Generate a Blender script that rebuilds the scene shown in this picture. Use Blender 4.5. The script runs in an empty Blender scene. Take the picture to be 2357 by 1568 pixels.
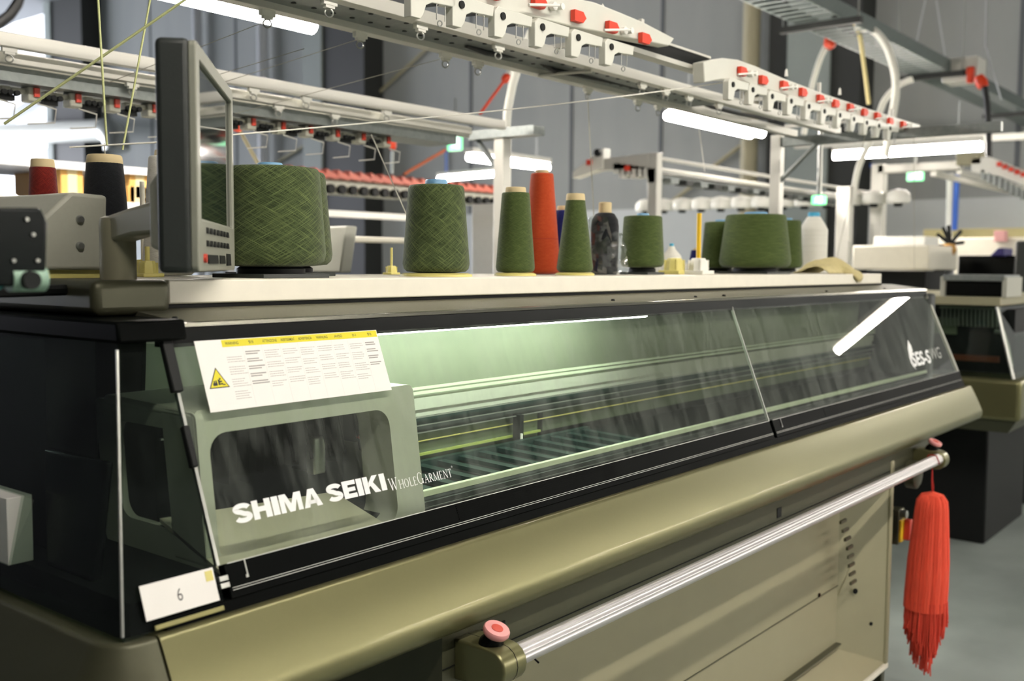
import bpy, bmesh, math, random
from mathutils import Vector, Matrix
random.seed(7)
S = bpy.context.scene
COL = S.collection
PI = math.pi

# ------------------------------------------------------------------ camera
IMW, IMH = 2357, 1568
FPX = 2372.83
YAW, PIT, ROL = 0.67735916, -0.07385897, -0.00660297
EYE = Vector((0, 0, 1.40))
_f = Vector((math.cos(PIT) * math.cos(YAW), math.cos(PIT) * math.sin(YAW), math.sin(PIT)))
_rt = Vector((math.sin(YAW), -math.cos(YAW), 0))
_dn = _f.cross(_rt)
_c, _s = math.cos(ROL), math.sin(ROL)
RIGHT = _rt * _c + _dn * _s
DOWN = _dn * _c - _rt * _s
FWD = _f


def ray(px, py):
    return RIGHT * ((px - 1178.5) / FPX) + DOWN * ((py - 784) / FPX) + FWD


def at(px, py, X=None, Y=None, Z=None):
    """A surveyed point of the photograph at a known distance: the ray through it met with the plane X, Y or Z."""
    d = ray(px, py)
    t = X / d.x if X is not None else (Y / d.y if Y is not None else (Z - EYE.z) / d.z)
    return EYE + d * t


def depth(p):
    return (Vector(p) - EYE).dot(FWD)


cam_data = bpy.data.cameras.new('camera')
cam = bpy.data.objects.new('camera', cam_data)
COL.objects.link(cam)
cam_data.sensor_width = 36
cam_data.lens = FPX / IMW * 36
cam_data.clip_start = 0.02
cam_data.clip_end = 200
m = Matrix((RIGHT, -DOWN, -FWD)).transposed().to_4x4()
m.translation = EYE
cam.matrix_world = m
cam_data.dof.use_dof = True
cam_data.dof.focus_distance = 1.85
cam_data.dof.aperture_fstop = 4.0
S.camera = cam

# ------------------------------------------------------------------ helpers


def lin(h):
    if isinstance(h, str):
        h = h.lstrip('#')
        v = [int(h[i:i + 2], 16) / 255 for i in (0, 2, 4)]
    else:
        v = h
    return tuple(x / 12.92 if x <= .04045 else ((x + .055) / 1.055) ** 2.4 for x in v) + (1,)


class MB:
    def __init__(s):
        s.bm = bmesh.new()

    def hull8(s, p):
        v = [s.bm.verts.new(q) for q in p]
        for f in ((0, 3, 2, 1), (4, 5, 6, 7), (0, 1, 5, 4), (1, 2, 6, 5), (2, 3, 7, 6), (3, 0, 4, 7)):
            s.bm.faces.new([v[i] for i in f])
        return s

    def box(s, x0, x1, y0, y1, z0, z1):
        return s.hull8([(x0, y0, z0), (x1, y0, z0), (x1, y1, z0), (x0, y1, z0),
                        (x0, y0, z1), (x1, y0, z1), (x1, y1, z1), (x0, y1, z1)])

    def obox(s, o, u, v, w):
        """box from corner o with edge vectors u, v, w"""
        o, u, v, w = Vector(o), Vector(u), Vector(v), Vector(w)
        return s.hull8([o, o + u, o + u + v, o + v, o + w, o + u + w, o + u + v + w, o + v + w])

    def loft(s, rings, cap=True, closed=True):
        R = [[s.bm.verts.new(p) for p in r] for r in rings]
        n = len(R[0])
        for a, b in zip(R, R[1:]):
            for i in range(n if closed else n - 1):
                j = (i + 1) % n
                s.bm.faces.new((a[i], a[j], b[j], b[i]))
        if cap and closed:
            s.bm.faces.new(R[0][::-1])
            s.bm.faces.new(R[-1])
        return s

    def prism(s, prof, o, u, v, w):
        """closed 2d profile (a,b) -> o+a*u+b*v, extruded by vector w"""
        o, u, v, w = Vector(o), Vector(u), Vector(v), Vector(w)
        a = [o + u * p[0] + v * p[1] for p in prof]
        return s.loft([a, [q + w for q in a]])

    def prismX(s, prof, x0, x1):
        return s.loft([[(x0, y, z) for y, z in prof], [(x1, y, z) for y, z in prof]])

    def tube(s, pts, r, n=10, r1=None, cap=True):
        pts = [Vector(p) for p in pts]
        rings = []
        up = None
        for i, p in enumerate(pts):
            t = (pts[min(i + 1, len(pts) - 1)] - pts[max(i - 1, 0)])
            t.normalize()
            if up is None:
                up = t.orthogonal()
            up = (up - t * up.dot(t))
            if up.length < 1e-6:
                up = t.orthogonal()
            up.normalize()
            b = t.cross(up)
            k = i / max(1, len(pts) - 1)
            rr = r if r1 is None else r + (r1 - r) * k
            rings.append([p + (up * math.cos(2 * PI * j / n) + b * math.sin(2 * PI * j / n)) * rr for j in range(n)])
        return s.loft(rings, cap)

    def lathe(s, prof, c, axis=(0, 0, 1), n=32):
        """profile (r, h) about axis from centre c; closed by poles"""
        ax = Vector(axis).normalized()
        a = ax.orthogonal().normalized()
        b = ax.cross(a)
        c = Vector(c)
        rings = [[c + ax * h + (a * math.cos(2 * PI * j / n) + b * math.sin(2 * PI * j / n)) * max(r, 1e-4) for j in range(n)] for r, h in prof]
        return s.loft(rings, True)

    def torus(s, c, axis, R, r, n=20, k=8, a0=0, a1=2 * PI):
        ax = Vector(axis).normalized()
        a = ax.orthogonal().normalized()
        b = ax.cross(a)
        c = Vector(c)
        full = abs(a1 - a0 - 2 * PI) < 1e-6
        N = n if full else n + 1
        R_ = []
        for i in range(N):
            t = a0 + (a1 - a0) * i / n
            d = a * math.cos(t) + b * math.sin(t)
            R_.append([s.bm.verts.new(c + d * (R + r * math.cos(2 * PI * j / k)) + ax * r * math.sin(2 * PI * j / k)) for j in range(k)])
        for i in range(n):
            p, q = R_[i], R_[(i + 1) % N]
            for j in range(k):
                s.bm.faces.new((p[j], p[(j + 1) % k], q[(j + 1) % k], q[j]))
        return s

    def quad(s, *p):
        s.bm.faces.new([s.bm.verts.new(q) for q in p])
        return s

    def build(s, name, mat, parent=None, bev=0, seg=2, ang=35, sub=0, **props):
        bmesh.ops.recalc_face_normals(s.bm, faces=s.bm.faces)
        me = bpy.data.meshes.new(name)
        s.bm.to_mesh(me)
        s.bm.free()
        return link(name, me, mat, parent, bev, seg, ang, sub, **props)


def link(name, me, mat, parent=None, bev=0, seg=2, ang=35, sub=0, **props):
    for p in me.polygons:
        p.use_smooth = True
    me.set_sharp_from_angle(angle=math.radians(ang))
    o = bpy.data.objects.new(name, me)
    COL.objects.link(o)
    for q in (mat if isinstance(mat, (list, tuple)) else [mat]):
        me.materials.append(q)
    if parent is not None:
        o.parent = parent
        mw = Matrix.Identity(4)
        q = parent
        chain = []
        while q is not None:
            chain.append(q)
            q = q.parent
        for q in reversed(chain):
            mw = mw @ (q.matrix_parent_inverse @ q.matrix_basis)
        o.matrix_parent_inverse = mw.inverted()
    if bev:
        b = o.modifiers.new('edge', 'BEVEL')
        b.width = bev
        b.segments = seg
        b.limit_method = 'ANGLE'
        b.angle_limit = math.radians(40)
        b.harden_normals = False
    if sub:
        b = o.modifiers.new('round', 'SUBSURF')
        b.levels = sub
        b.render_levels = sub
    for k, v in props.items():
        o[k] = v
    return o


def thing(name, label, cat, loc=(0, 0, 0), group=None):
    o = bpy.data.objects.new(name, None)
    o.empty_display_size = .1
    o.location = loc
    COL.objects.link(o)
    o['label'] = label
    o['category'] = cat
    if group:
        o['group'] = group
    return o


def tag(o, label, cat, group=None, kind=None):
    o['label'] = label
    o['category'] = cat
    if group:
        o['group'] = group
    if kind:
        o['kind'] = kind
    return o


def copy_tree(o, parent=None):
    c = o.copy()
    COL.objects.link(c)
    if parent is not None:
        c.parent = parent
    for ch in list(o.children):
        copy_tree(ch, c)
    return c


def struct(o):
    o['kind'] = 'structure'
    return o


# ------------------------------------------------------------------ materials
def nodes(name):
    M = bpy.data.materials.new(name)
    M.use_nodes = True
    nt = M.node_tree
    return M, nt, nt.nodes, nt.links


def mat(name, col, rough=.5, metal=0., var=.06, scale=30., bump=0., spec=.5, stretch=None, coat=0.):
    M, nt, N, L = nodes(name)
    B = N['Principled BSDF']
    B.inputs['Roughness'].default_value = rough
    B.inputs['Metallic'].default_value = metal
    B.inputs['Specular IOR Level'].default_value = spec
    B.inputs['Coat Weight'].default_value = coat
    c = lin(col)
    tc = N.new('ShaderNodeTexCoord')
    mp = N.new('ShaderNodeMapping')
    L.new(tc.outputs['Object'], mp.inputs[0])
    if stretch:
        mp.inputs['Scale'].default_value = stretch
    nz = N.new('ShaderNodeTexNoise')
    nz.inputs['Scale'].default_value = scale
    nz.inputs['Detail'].default_value = 4
    L.new(mp.outputs[0], nz.inputs['Vector'])
    mx = N.new('ShaderNodeMix')
    mx.data_type = 'RGBA'
    mx.inputs['A'].default_value = tuple(x * (1 - var) for x in c[:3]) + (1,)
    mx.inputs['B'].default_value = tuple(min(1, x * (1 + var)) for x in c[:3]) + (1,)
    L.new(nz.outputs['Fac'], mx.inputs['Factor'])
    L.new(mx.outputs['Result'], B.inputs['Base Color'])
    if bump:
        b = N.new('ShaderNodeBump')
        b.inputs['Strength'].default_value = bump
        b.inputs['Distance'].default_value = .002
        L.new(nz.outputs['Fac'], b.inputs['Height'])
        L.new(b.outputs[0], B.inputs['Normal'])
    return M


def emit(name, col, strength):
    M, nt, N, L = nodes(name)
    B = N['Principled BSDF']
    B.inputs['Base Color'].default_value = (.8, .8, .8, 1)
    B.inputs['Emission Color'].default_value = lin(col)
    B.inputs['Emission Strength'].default_value = strength
    return M


def glass(name, tint, ior=1.5, rough=.01, dust=0., dust_col='#dfe8dc', streak=(26, 5, 5)):
    """clear sheet: tinted see-through + mirror by the angle + a film of dust"""
    M, nt, N, L = nodes(name)
    N.remove(N['Principled BSDF'])
    out = N['Material Output']
    tr = N.new('ShaderNodeBsdfTransparent')
    tr.inputs[0].default_value = lin(tint)
    gl = N.new('ShaderNodeBsdfGlossy')
    gl.inputs['Roughness'].default_value = rough
    gl.inputs['Color'].default_value = (1, 1, 1, 1)
    fr = N.new('ShaderNodeFresnel')
    fr.inputs['IOR'].default_value = ior
    ge = N.new('ShaderNodeNewGeometry')
    inv = N.new('ShaderNodeMath')
    inv.operation = 'SUBTRACT'
    inv.inputs[0].default_value = 1
    L.new(ge.outputs['Backfacing'], inv.inputs[1])
    mu = N.new('ShaderNodeMath')
    mu.operation = 'MULTIPLY'
    L.new(fr.outputs[0], mu.inputs[0])
    L.new(inv.outputs[0], mu.inputs[1])
    m1 = N.new('ShaderNodeMixShader')
    L.new(mu.outputs[0], m1.inputs[0])
    L.new(tr.outputs[0], m1.inputs[1])
    L.new(gl.outputs[0], m1.inputs[2])
    last = m1
    if dust:
        df = N.new('ShaderNodeBsdfDiffuse')
        df.inputs[0].default_value = lin(dust_col)
        tc = N.new('ShaderNodeTexCoord')
        mp = N.new('ShaderNodeMapping')
        mp.inputs['Scale'].default_value = streak
        L.new(tc.outputs['Object'], mp.inputs[0])
        nz = N.new('ShaderNodeTexNoise')
        nz.inputs['Scale'].default_value = 1
        nz.inputs['Detail'].default_value = 6
        nz.inputs['Roughness'].default_value = .65
        L.new(mp.outputs[0], nz.inputs[0])
        mr = N.new('ShaderNodeMapRange')
        mr.inputs['From Min'].default_value = .42
        mr.inputs['From Max'].default_value = .78
        mr.inputs['To Min'].default_value = dust * .25
        mr.inputs['To Max'].default_value = dust * 2.6
        L.new(nz.outputs['Fac'], mr.inputs[0])
        mu2 = N.new('ShaderNodeMath')
        mu2.operation = 'MULTIPLY'
        L.new(mr.outputs[0], mu2.inputs[0])
        L.new(inv.outputs[0], mu2.inputs[1])
        m2 = N.new('ShaderNodeMixShader')
        L.new(mu2.outputs[0], m2.inputs[0])
        L.new(m1.outputs[0], m2.inputs[1])
        L.new(df.outputs[0], m2.inputs[2])
        last = m2
    L.new(last.outputs[0], out.inputs['Surface'])
    return M


def yarn_mat(name, col, light, ang=30, dens=1., contrast=1.):
    """cross-wound yarn: two families of slanted threads round the object's own axis"""
    M, nt, N, L = nodes(name)
    B = N['Principled BSDF']
    B.inputs['Roughness'].default_value = .85
    B.inputs['Specular IOR Level'].default_value = .15
    B.inputs['Sheen Weight'].default_value = .15
    tc = N.new('ShaderNodeTexCoord')
    sp = N.new('ShaderNodeSeparateXYZ')
    L.new(tc.outputs['Object'], sp.inputs[0])

    def math_(op, a, b=None):
        n = N.new('ShaderNodeMath')
        n.operation = op
        for i, v in enumerate((a, b)):
            if v is None:
                continue
            if isinstance(v, (int, float)):
                n.inputs[i].default_value = v
            else:
                L.new(v, n.inputs[i])
        return n.outputs[0]
    # seam of the angle faces away from the aisle
    an = math_('ARCTAN2', math_('MULTIPLY', sp.outputs['X'], -1), math_('MULTIPLY', sp.outputs['Y'], -1))
    u = math_('MULTIPLY', an, .09)
    facs = []
    for sgn in (1, -1):
        a = math.radians(ang) * sgn
        p = math_('ADD', math_('MULTIPLY', sp.outputs['Z'], math.cos(a)), math_('MULTIPLY', u, math.sin(a)))
        q = math_('SUBTRACT', math_('MULTIPLY', u, math.cos(a)), math_('MULTIPLY', sp.outputs['Z'], math.sin(a)))
        cb = N.new('ShaderNodeCombineXYZ')
        L.new(math_('MULTIPLY', p, 1000 * dens), cb.inputs[0])
        L.new(math_('MULTIPLY', q, 24 * dens), cb.inputs[1])
        cb.inputs[2].default_value = 3.7 * sgn
        nz = N.new('ShaderNodeTexNoise')
        nz.inputs['Scale'].default_value = 1
        nz.inputs['Detail'].default_value = 3
        L.new(cb.outputs[0], nz.inputs['Vector'])
        facs.append(nz.outputs['Fac'])
    mxf = math_('MAXIMUM', facs[0], facs[1])
    mr = N.new('ShaderNodeMapRange')
    mr.inputs['From Min'].default_value = .48
    mr.inputs['From Max'].default_value = .74
    L.new(mxf, mr.inputs[0])
    mx = N.new('ShaderNodeMix')
    mx.data_type = 'RGBA'
    mx.inputs['A'].default_value = lin(col)
    mx.inputs['B'].default_value = lin(light)
    L.new(math_('MULTIPLY', mr.outputs[0], contrast), mx.inputs['Factor'])
    L.new(mx.outputs['Result'], B.inputs['Base Color'])
    b = N.new('ShaderNodeBump')
    b.inputs['Strength'].default_value = .6
    b.inputs['Distance'].default_value = .0015
    L.new(mxf, b.inputs['Height'])
    L.new(b.outputs[0], B.inputs['Normal'])
    return M


CREAM = mat('cream_paint', '#ebe7d6', .45)
WHITE = mat('white_plastic', '#e6e6dd', .4)
ALU = mat('aluminium_rail', '#d0cfc6', .38, .25, var=.04, scale=60, stretch=(.05, 4, 4))
CHROME = mat('polished_aluminium', '#dedbdb', .36, .75, var=.0, scale=60, stretch=(.03, 6, 6))
GALV = mat('galvanised_steel', '#878d8b', .42, .6, var=.25, scale=55)
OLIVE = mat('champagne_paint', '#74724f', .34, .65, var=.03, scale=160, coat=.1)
OLIVED = mat('dark_shaded_champagne_paint', '#4f4f3c', .42, .4, var=.04, scale=160)  # darker copy of the champagne paint; the side bumper's shade is in this colour
BEIGE = mat('beige_enamel', '#979377', .5, 0, var=.04, scale=12)
GREYG = mat('grey_green_casing', '#b2b3a6', .5, 0, var=.03, scale=90)
GREYL = mat('light_grey_casing', '#b2b3a4', .55, 0, var=.04, scale=120, bump=.15)
BLACK = mat('black_gloss', '#0a0c0b', .22, spec=.18)
BLACKB = mat('black_band', '#070908', .45, spec=.025, var=.02)
BLACKM = mat('black_matt', '#0f1211', .6, spec=.25)
DARKG = mat('dark_grey_plastic', '#2b302e', .5, var=.08, scale=200)
MONBACK = mat('charcoal_monitor_plastic', '#262b28', .55, var=.06, scale=260, bump=.1)
TAUPE = mat('taupe_casting', '#a09c83', .42, .2)
TEAL = mat('dark_teal_metal', '#0d2a26', .45, .1)
GREENP = mat('pale_green_panel', '#8b917c', .55, 0, var=.08, scale=20)
STEEL = mat('brushed_steel', '#a8aaa4', .35, .8, stretch=(.1, 5, 5))
PALEY = mat('pale_yellow_plastic', '#d9cf7d', .5)
YELLOW = mat('yellow_plastic', '#e3b91d', .45)
SIGNY = mat('sign_yellow', '#dcd019', .55)
PAPER = mat('paper_white', '#eceae4', .6, var=.02)
INK = mat('black_ink', '#1c1c1a', .6)
INKG = mat('grey_print', '#a5a39e', .7)
WHITEINK = mat('white_lettering', '#eef0ee', .5, var=.01)
ORANGE = mat('orange_red_plastic', '#d8401c', .4)
PINK = mat('pink_button', '#e29a98', .4)
REDBTN = mat('red_button', '#c8402f', .4)
CABLEB = mat('black_cable', '#101213', .5)
CABLEW = mat('white_conduit', '#d8d8cd', .5)
BLUE = mat('blue_pipe', '#2f62c4', .45)
BLUET = mat('blue_core', '#6f9fc2', .5)
TAN = mat('cardboard_core', '#cbb98e', .75)
CARD = mat('cardboard', '#c19450', .8, var=.06, scale=14)
REDP = mat('red_tab', '#d63a1e', .45)
NAVYB = mat('navy_plastic', '#241f5c', .6)
TASSEL = mat('coral_red_yarn', '#ea5238', .85, var=.22, scale=260, bump=.6, stretch=(1, 1, .06))
YGREEN = yarn_mat('olive_green_yarn', '#2e3a20', '#6a7849', 30)
YGREENF = yarn_mat('fine_olive_yarn', '#384722', '#5f6d3a', 12, 1.4, .8)
YORANGE = yarn_mat('orange_red_yarn', '#a33a18', '#c4582c', 10, 1.6, .6)
YNAVY = yarn_mat('navy_yarn', '#141a55', '#27307c', 10, 1.6, .6)
YBLACK = yarn_mat('black_yarn', '#0f1114', '#24282c', 12, 1.4, .6)
YRED = yarn_mat('dark_red_yarn', '#5c130f', '#8a2a1d', 12, 1.0, .8)
YWHITE = yarn_mat('white_thread', '#d9d8cc', '#f3f2ea', 6, 1.2, .8)
FUZZY = mat('fuzzy_lime_yarn', '#c9cf95', .9, var=.2, scale=400)
CLOTH = mat('beige_cloth', '#c9bd8a', .9, var=.12, scale=60, bump=.5)
TUBE = emit('lit_tube', '#fff6ec', 60)
TUBEIN = emit('lit_machine_tube', '#f4fff6', 30)
GREENL = emit('lit_green_sign', '#2fd57a', 1.3)
PANE = glass('window_pane', '#f2f6f1', 1.5, .012, .048)
SMOKE = glass('smoked_acrylic', '#dde4de', 1.28, .03, .012, '#9fb0a8', (8, 8, 3))
BAG = glass('thin_plastic_film', '#eef0ee', 1.9, .10, .05, '#e8ece8', (60, 60, 60))
SCREEN = mat('black_glass_screen', '#16201f', .05, spec=1., var=.02)


def concrete():
    M = mat('polished_concrete', '#959f9a', .42, 0, var=.35, scale=3.5, bump=.05)
    return M


def wall_mat():
    M, nt, N, L = nodes('grey_wall_panel')
    B = N['Principled BSDF']
    B.inputs['Roughness'].default_value = .75
    tc = N.new('ShaderNodeTexCoord')
    mp = N.new('ShaderNodeMapping')
    mp.inputs['Scale'].default_value = (1, 1.4, .25)
    L.new(tc.outputs['Object'], mp.inputs[0])
    nz = N.new('ShaderNodeTexNoise')
    nz.inputs['Scale'].default_value = 1.5
    nz.inputs['Detail'].default_value = 6
    L.new(mp.outputs[0], nz.inputs[0])
    mx = N.new('ShaderNodeMix')
    mx.data_type = 'RGBA'
    mx.inputs['A'].default_value = lin('#8d9291')
    mx.inputs['B'].default_value = lin('#a1a3a0')
    L.new(nz.outputs['Fac'], mx.inputs['Factor'])
    L.new(mx.outputs['Result'], B.inputs['Base Color'])
    return M


FLOORM, WALLM = concrete(), wall_mat()
WALLLOW = mat('pale_wall_panel', '#c3c8c8', .7, var=.06, scale=1.5)
COLM = mat('dark_steel_column', '#2a2c2a', .6)
COLF = mat('grey_steel_flange', '#8b938f', .6)
COLT = mat('tan_steel_pipe', '#a9a286', .55)
CEILM = mat('grey_roof_sheet', '#6b6e70', .7, var=.05, scale=2)
SEAM = mat('panel_seam', '#5c6064', .8)

# ------------------------------------------------------------------ the hall
WX = 14.0
struct(MB().box(-12, 14.4, -12, 42, -.1, 0).build('floor', FLOORM))
struct(MB().box(-12, 14.4, -12, 42, 8.0, 8.2).build('ceiling', CEILM))
struct(MB().box(-6.2, WX + .2, -12.2, -12, 0, 8.0).build('wall_side', WALLM))
struct(MB().box(-6.2, -6, -12, 42, 0, 8.0).build('wall_near', mat('dark_wall_sheet', '#26292a', .8)))
struct(MB().box(WX, WX + .2, -12, 25.9, 2.28, 8.0).build('wall_end', WALLM))
struct(MB().box(WX - .04, WX + .2, -12, 25.9, 0, 2.28).build('wall_end_lower', WALLLOW))
# daylight: a translucent loading door past the last column
DAY = emit('daylit_translucent_sheet', '#e9ecfa', 1.0)
struct(MB().box(WX + .05, WX + .12, 25.9, 42, 0, 8.0).build('window_1', DAY))
PALEB = mat('pale_steel', '#b9bcc0', .5)
dr = MB()
dr.box(WX - .2, WX, 25.9, 42, 4.15, 4.4)
struct(dr.build('trim_1', PALEB))
b = MB()
b.obox((WX - .25, 25.9, 5.75), (.15, 0, 0), (0, 12, -2.2), (0, 0, .35))
struct(b.build('trim_2', PALEB))
struct(MB().box(-6, WX, 36.0, 36.2, 5.6, 8.0).build('wall_left', WALLM))
struct(MB().box(-6, WX, 36.0, 36.1, 0, 5.6).build('daylight_fill', emit('added_daylight_sheet', '#eef0fb', 8.0)))  # unseen glowing sheet, added to brighten the left of the end wall
# columns: grey flange and dark web
k = 3
for y0, y1, y2 in ((26.3, 26.0, 24.55), (16.15, 15.6, 14.45), (6.05, 5.45, 5.05)):
    c = MB()
    c.box(WX - .55, WX, y1, y0, 0, 8)
    struct(c.build('trim_%d' % k, COLF))
    c = MB()
    c.box(WX - .5, WX, y2, y1, 0, 8)
    struct(c.build('trim_%d' % (k + 1), COLM))
    k += 2
for yy, r, mt in ((6.75, .125, COLT), (17.84, .12, PALEB), (20.15, .11, PALEB)):
    c = MB()
    c.tube([(WX - .2, yy, 0), (WX - .2, yy, 8)], r, 20)
    struct(c.build('trim_%d' % k, mt))
    k += 1
c = MB()
c.box(WX - .15, WX, 6.2, 6.5, 0, 8)
struct(c.build('trim_%d' % k, COLM)); k += 1
# panel joints of the end wall
for yy in (22.3, 19.0, 12.2, 10.0, 8.3, 3.2, 1.2):
    c = MB()
    c.box(WX - .012, WX, yy, yy + .06, 2.3, 8)
    struct(c.build('trim_%d' % k, SEAM)); k += 1
# white duct with elbow beside the first column
d = thing('ventilation_duct', 'white round duct ending in a grey elbow beside the dark column', 'duct', (13.0, 27, 2.9))
a0, a1 = at(-60, 312, X=13.1), at(245, 300, X=13.1)
MB().tube([a0, a1], .26, 20).build('duct_pipe', WHITE, d)
el = [a1 + Vector((0, -.45 * math.sin(t), -.5 * (1 - math.cos(t)))) for t in [i * PI / 12 for i in range(7)]]
MB().tube(el, .3, 18).build('elbow', STEEL, d)
# bracing rods and service pipes on the end wall
for lab, p, q, r, mt, nm, cat in (
    ('thin tan brace rod slanting up behind the neighbour frame', (860, 225), (990, 105), .03, COLT, 'brace_rod', 'brace'),
    ('thin tan brace rod slanting down behind the large green cone', (640, 372), (752, 305), .03, COLT, 'brace_rod', 'brace'),
    ('thin tan brace rod beside the tan pipe column', (1640, 385), (1728, 318), .03, COLT, 'brace_rod', 'brace'),
    ('thin tan brace rod below the far feeder frame', (1545, 465), (1615, 412), .03, COLT, 'brace_rod', 'brace'),
):
    tag(MB().tube([at(*p, X=WX - .07), at(*q, X=WX - .07)], r, 8).build(nm, mt), lab, cat)
for lab, p, q, r in (
    ('blue vertical air pipe on the wall behind the large green cone', (717, 300), (717, 400), .035),
    ('blue vertical air pipe hanging under the green exit sign', (1028, 345), (1028, 405), .03),
    ('blue vertical air pipe on the white post at the hall side', (2203, 402), (2197, 530), .03),
    ('blue horizontal air pipe under the long lamp', (1842, 385), (2015, 381), .03)):
    X = WX - .03 if p[0] < 2100 else 12.0
    tag(MB().tube([at(*p, X=X), at(*q, X=X)], r, 10).build('air_pipe', BLUE), lab, 'pipe')
tag(MB().tube([at(2187, 400, X=12), Vector((12, at(2190, 535, X=12).y, 0))], .035, 10).build('service_post', WHITE), 'thin white service post beside a blue air pipe', 'post')
# pale horizontal lighting track by the hall end
tag(MB().tube([at(1830, 336, X=11.0), at(2400, 312, X=11.0)], .045, 4).build('lighting_track', ALU), 'long pale metal track carrying lamps above the long lamp', 'track')


# ------------------------------------------------------------------ lamps
def lamp(label, a, b, r=.034, two=False, hang=.35):
    a, b = Vector(a), Vector(b)
    t = thing('tube_lamp', label, 'lamp', a.lerp(b, .5), 'fluorescent tube lamps')
    u = (b - a).normalized()
    sd = u.cross(Vector((0, 0, 1))).normalized()
    offs = (-.045, .045) if two else (0,)
    for o in offs:
        MB().tube([a + sd * o, b + sd * o], r, 14).build('lit_tube', TUBE, t)
    h = Vector((0, 0, r + .006))
    hb = MB()
    hb.obox(a - sd * .05 + h, u * (b - a).length, sd * .10, (0, 0, .045))
    hb.build('lamp_batten', WHITE, t)
    w = MB()
    for s_ in (.15, .85):
        p = a.lerp(b, s_) + h
        w.tube([p, p + Vector((0, 0, hang))], .003, 5)
    w.build('hanger', STEEL, t)
    return t


def lampX(lab, px0, py0, px1, Y, X0=None, **k):
    p = at(px0, py0, Y=Y)
    q = at(px1, py0, Y=Y)
    return lamp(lab, (p.x if X0 is None else X0, Y, p.z), (q.x, Y, p.z), **k)


E1 = .93 + 1.40
lamp('bright tube lamp along the top edge above the white neighbour rails', (1.62, 3.3, 2.36), (2.80, 3.3, 2.36), r=.036)
lamp('twin tube lamp below the white rail ends near the tan pipe column', (5.70, 3.3, 2.335), (6.85, 3.3, 2.335), two=True, r=.03)
lamp('long tube lamp crossing in front of the hall end at the right', (9.2, 3.66, 2.40), (9.2, 2.40, 2.40), r=.034)
lamp('tube lamp half hidden behind the white frame post', (7.07, 6.2, 2.36), (8.25, 6.2, 2.36), r=.034)
p = at(1010, 412, X=11)
lamp('small far tube lamp behind the middle green cone', p, p + Vector((0, -1.1, .02)), r=.034)
p = at(1310, 382, X=12)
# lamps of the aisle in front of the machine
lamp('tube lamp mirrored in the window at the far end of the machine', (9.4, -1.06, 2.40), (9.4, .15, 2.40), r=.034)
for i, (x, y, z) in enumerate(((-.6, -.5, 3.3), (.75, -.5, 3.3), (2.1, -.5, 3.3))):
    lamp(('tube lamp over the near aisle, level with the machine corner', 'tube lamp over the near aisle, level with the large green cone', 'tube lamp over the near aisle, level with the handle rail middle')[i],
         (x, y, z), (x + 1.2, y, z), r=.034)
rows = []
for nm, y, z in (('nearer', -3.6, 2.3), ('farther', -7.0, 2.5)):  # unseen tube rows added as fill from the front right
    for w, x in (('third', 2.6), ('fourth', 5.2), ('fifth', 7.8), ('last', 11.4)):
        lamp('%s added fill tube lamp of the unseen %s row' % (w, nm), (x, y, z), (x + 1.2, y, z), r=.034)
for w, y in (('midway', -4.6), ('far', -9.0)):  # unseen tubes added to brighten the end wall from the side
    lamp('added crosswise fill tube lamp before the hall end, %s' % w, (12.2, y, 2.6), (12.2, y - 1.2, 2.6), r=.034)
for w, y in (('first', 2.0), ('second', 6.5), ('third', 11.0)):  # unseen high tubes added to lift the upper end wall
    lamp('%s added high fill tube lamp, out of view' % w, (9.0, y, 7.2), (9.0, y + 1.5, 7.2), r=.04)

# ------------------------------------------------------------------ the knitting machine
GB = Vector((0, 1.11, 1.01))
GD = Vector((0, .1055, .2775)).normalized()
GN = Vector((1, 0, 0)).cross(GD)


def G(x, s, o=0.):
    return Vector((x, 0, 0)) + GB + GD * s + GN * o


K = thing('knitting_machine', 'large flat knitting machine with sloping windows, champagne bumper and cream yarn shelf', 'knitting machine', (2.3, 1.4, 0))
X0, X1 = .667, 4.10      # bumper ends
# front bumper: flat ledge, outward sloping face, rolled under
FP = [(1.115, .925), (1.115, .949), (1.0825, .9555), (1.0785, .9553), (1.0752, .9543), (1.0732, .9525)]
for i in range(9):
    t = i / 8
    FP.append((1.0718 - .0418 * t - .0012 * math.sin(t * PI), .9495 - .0855 * t))
FP += [(1.0295, .850), (1.0345, .838), (1.047, .828), (1.075, .822), (1.115, .822)]
MB().prismX(FP, X0 + .004, X1).build('bumper', OLIVE, K, ang=50)
# corner cap of the bumper, rounding to the machine's side
cc = MB()
rings = []
RC = .055
for i in range(9):
    a = PI / 2 * i / 8
    rings.append((math.sin(a), math.cos(a)))
path = []
for prof_y, prof_z in FP:
    pass
secs = []
cxr, cyr = .655, 1.125
for i in range(11):
    a = PI / 2 * i / 10
    dirv = (-math.sin(a), -math.cos(a))
    secs.append([(cxr + dirv[0] * (cyr - y) * .9 - 0.0, cyr + dirv[1] * (cyr - y) * 1.0, z) for y, z in FP])
secs.insert(0, [(X0, y, z) for y, z in FP])
last = secs[-1]
secs.append([(x, 2.05, z) for x, y, z in last])
cc.loft(secs)
cc.build('bumper_corner', OLIVED, K, ang=50, label='rounded side bumper, its shade put into a darker paint')
# black ledge between the bumper and the windows
MB().prismX([(1.0835, .949), (1.13, .949), (1.13, .968), (1.0915, .968)], .69, X1 - .03).build('lid_gutter', BLACKB, K)
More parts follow.
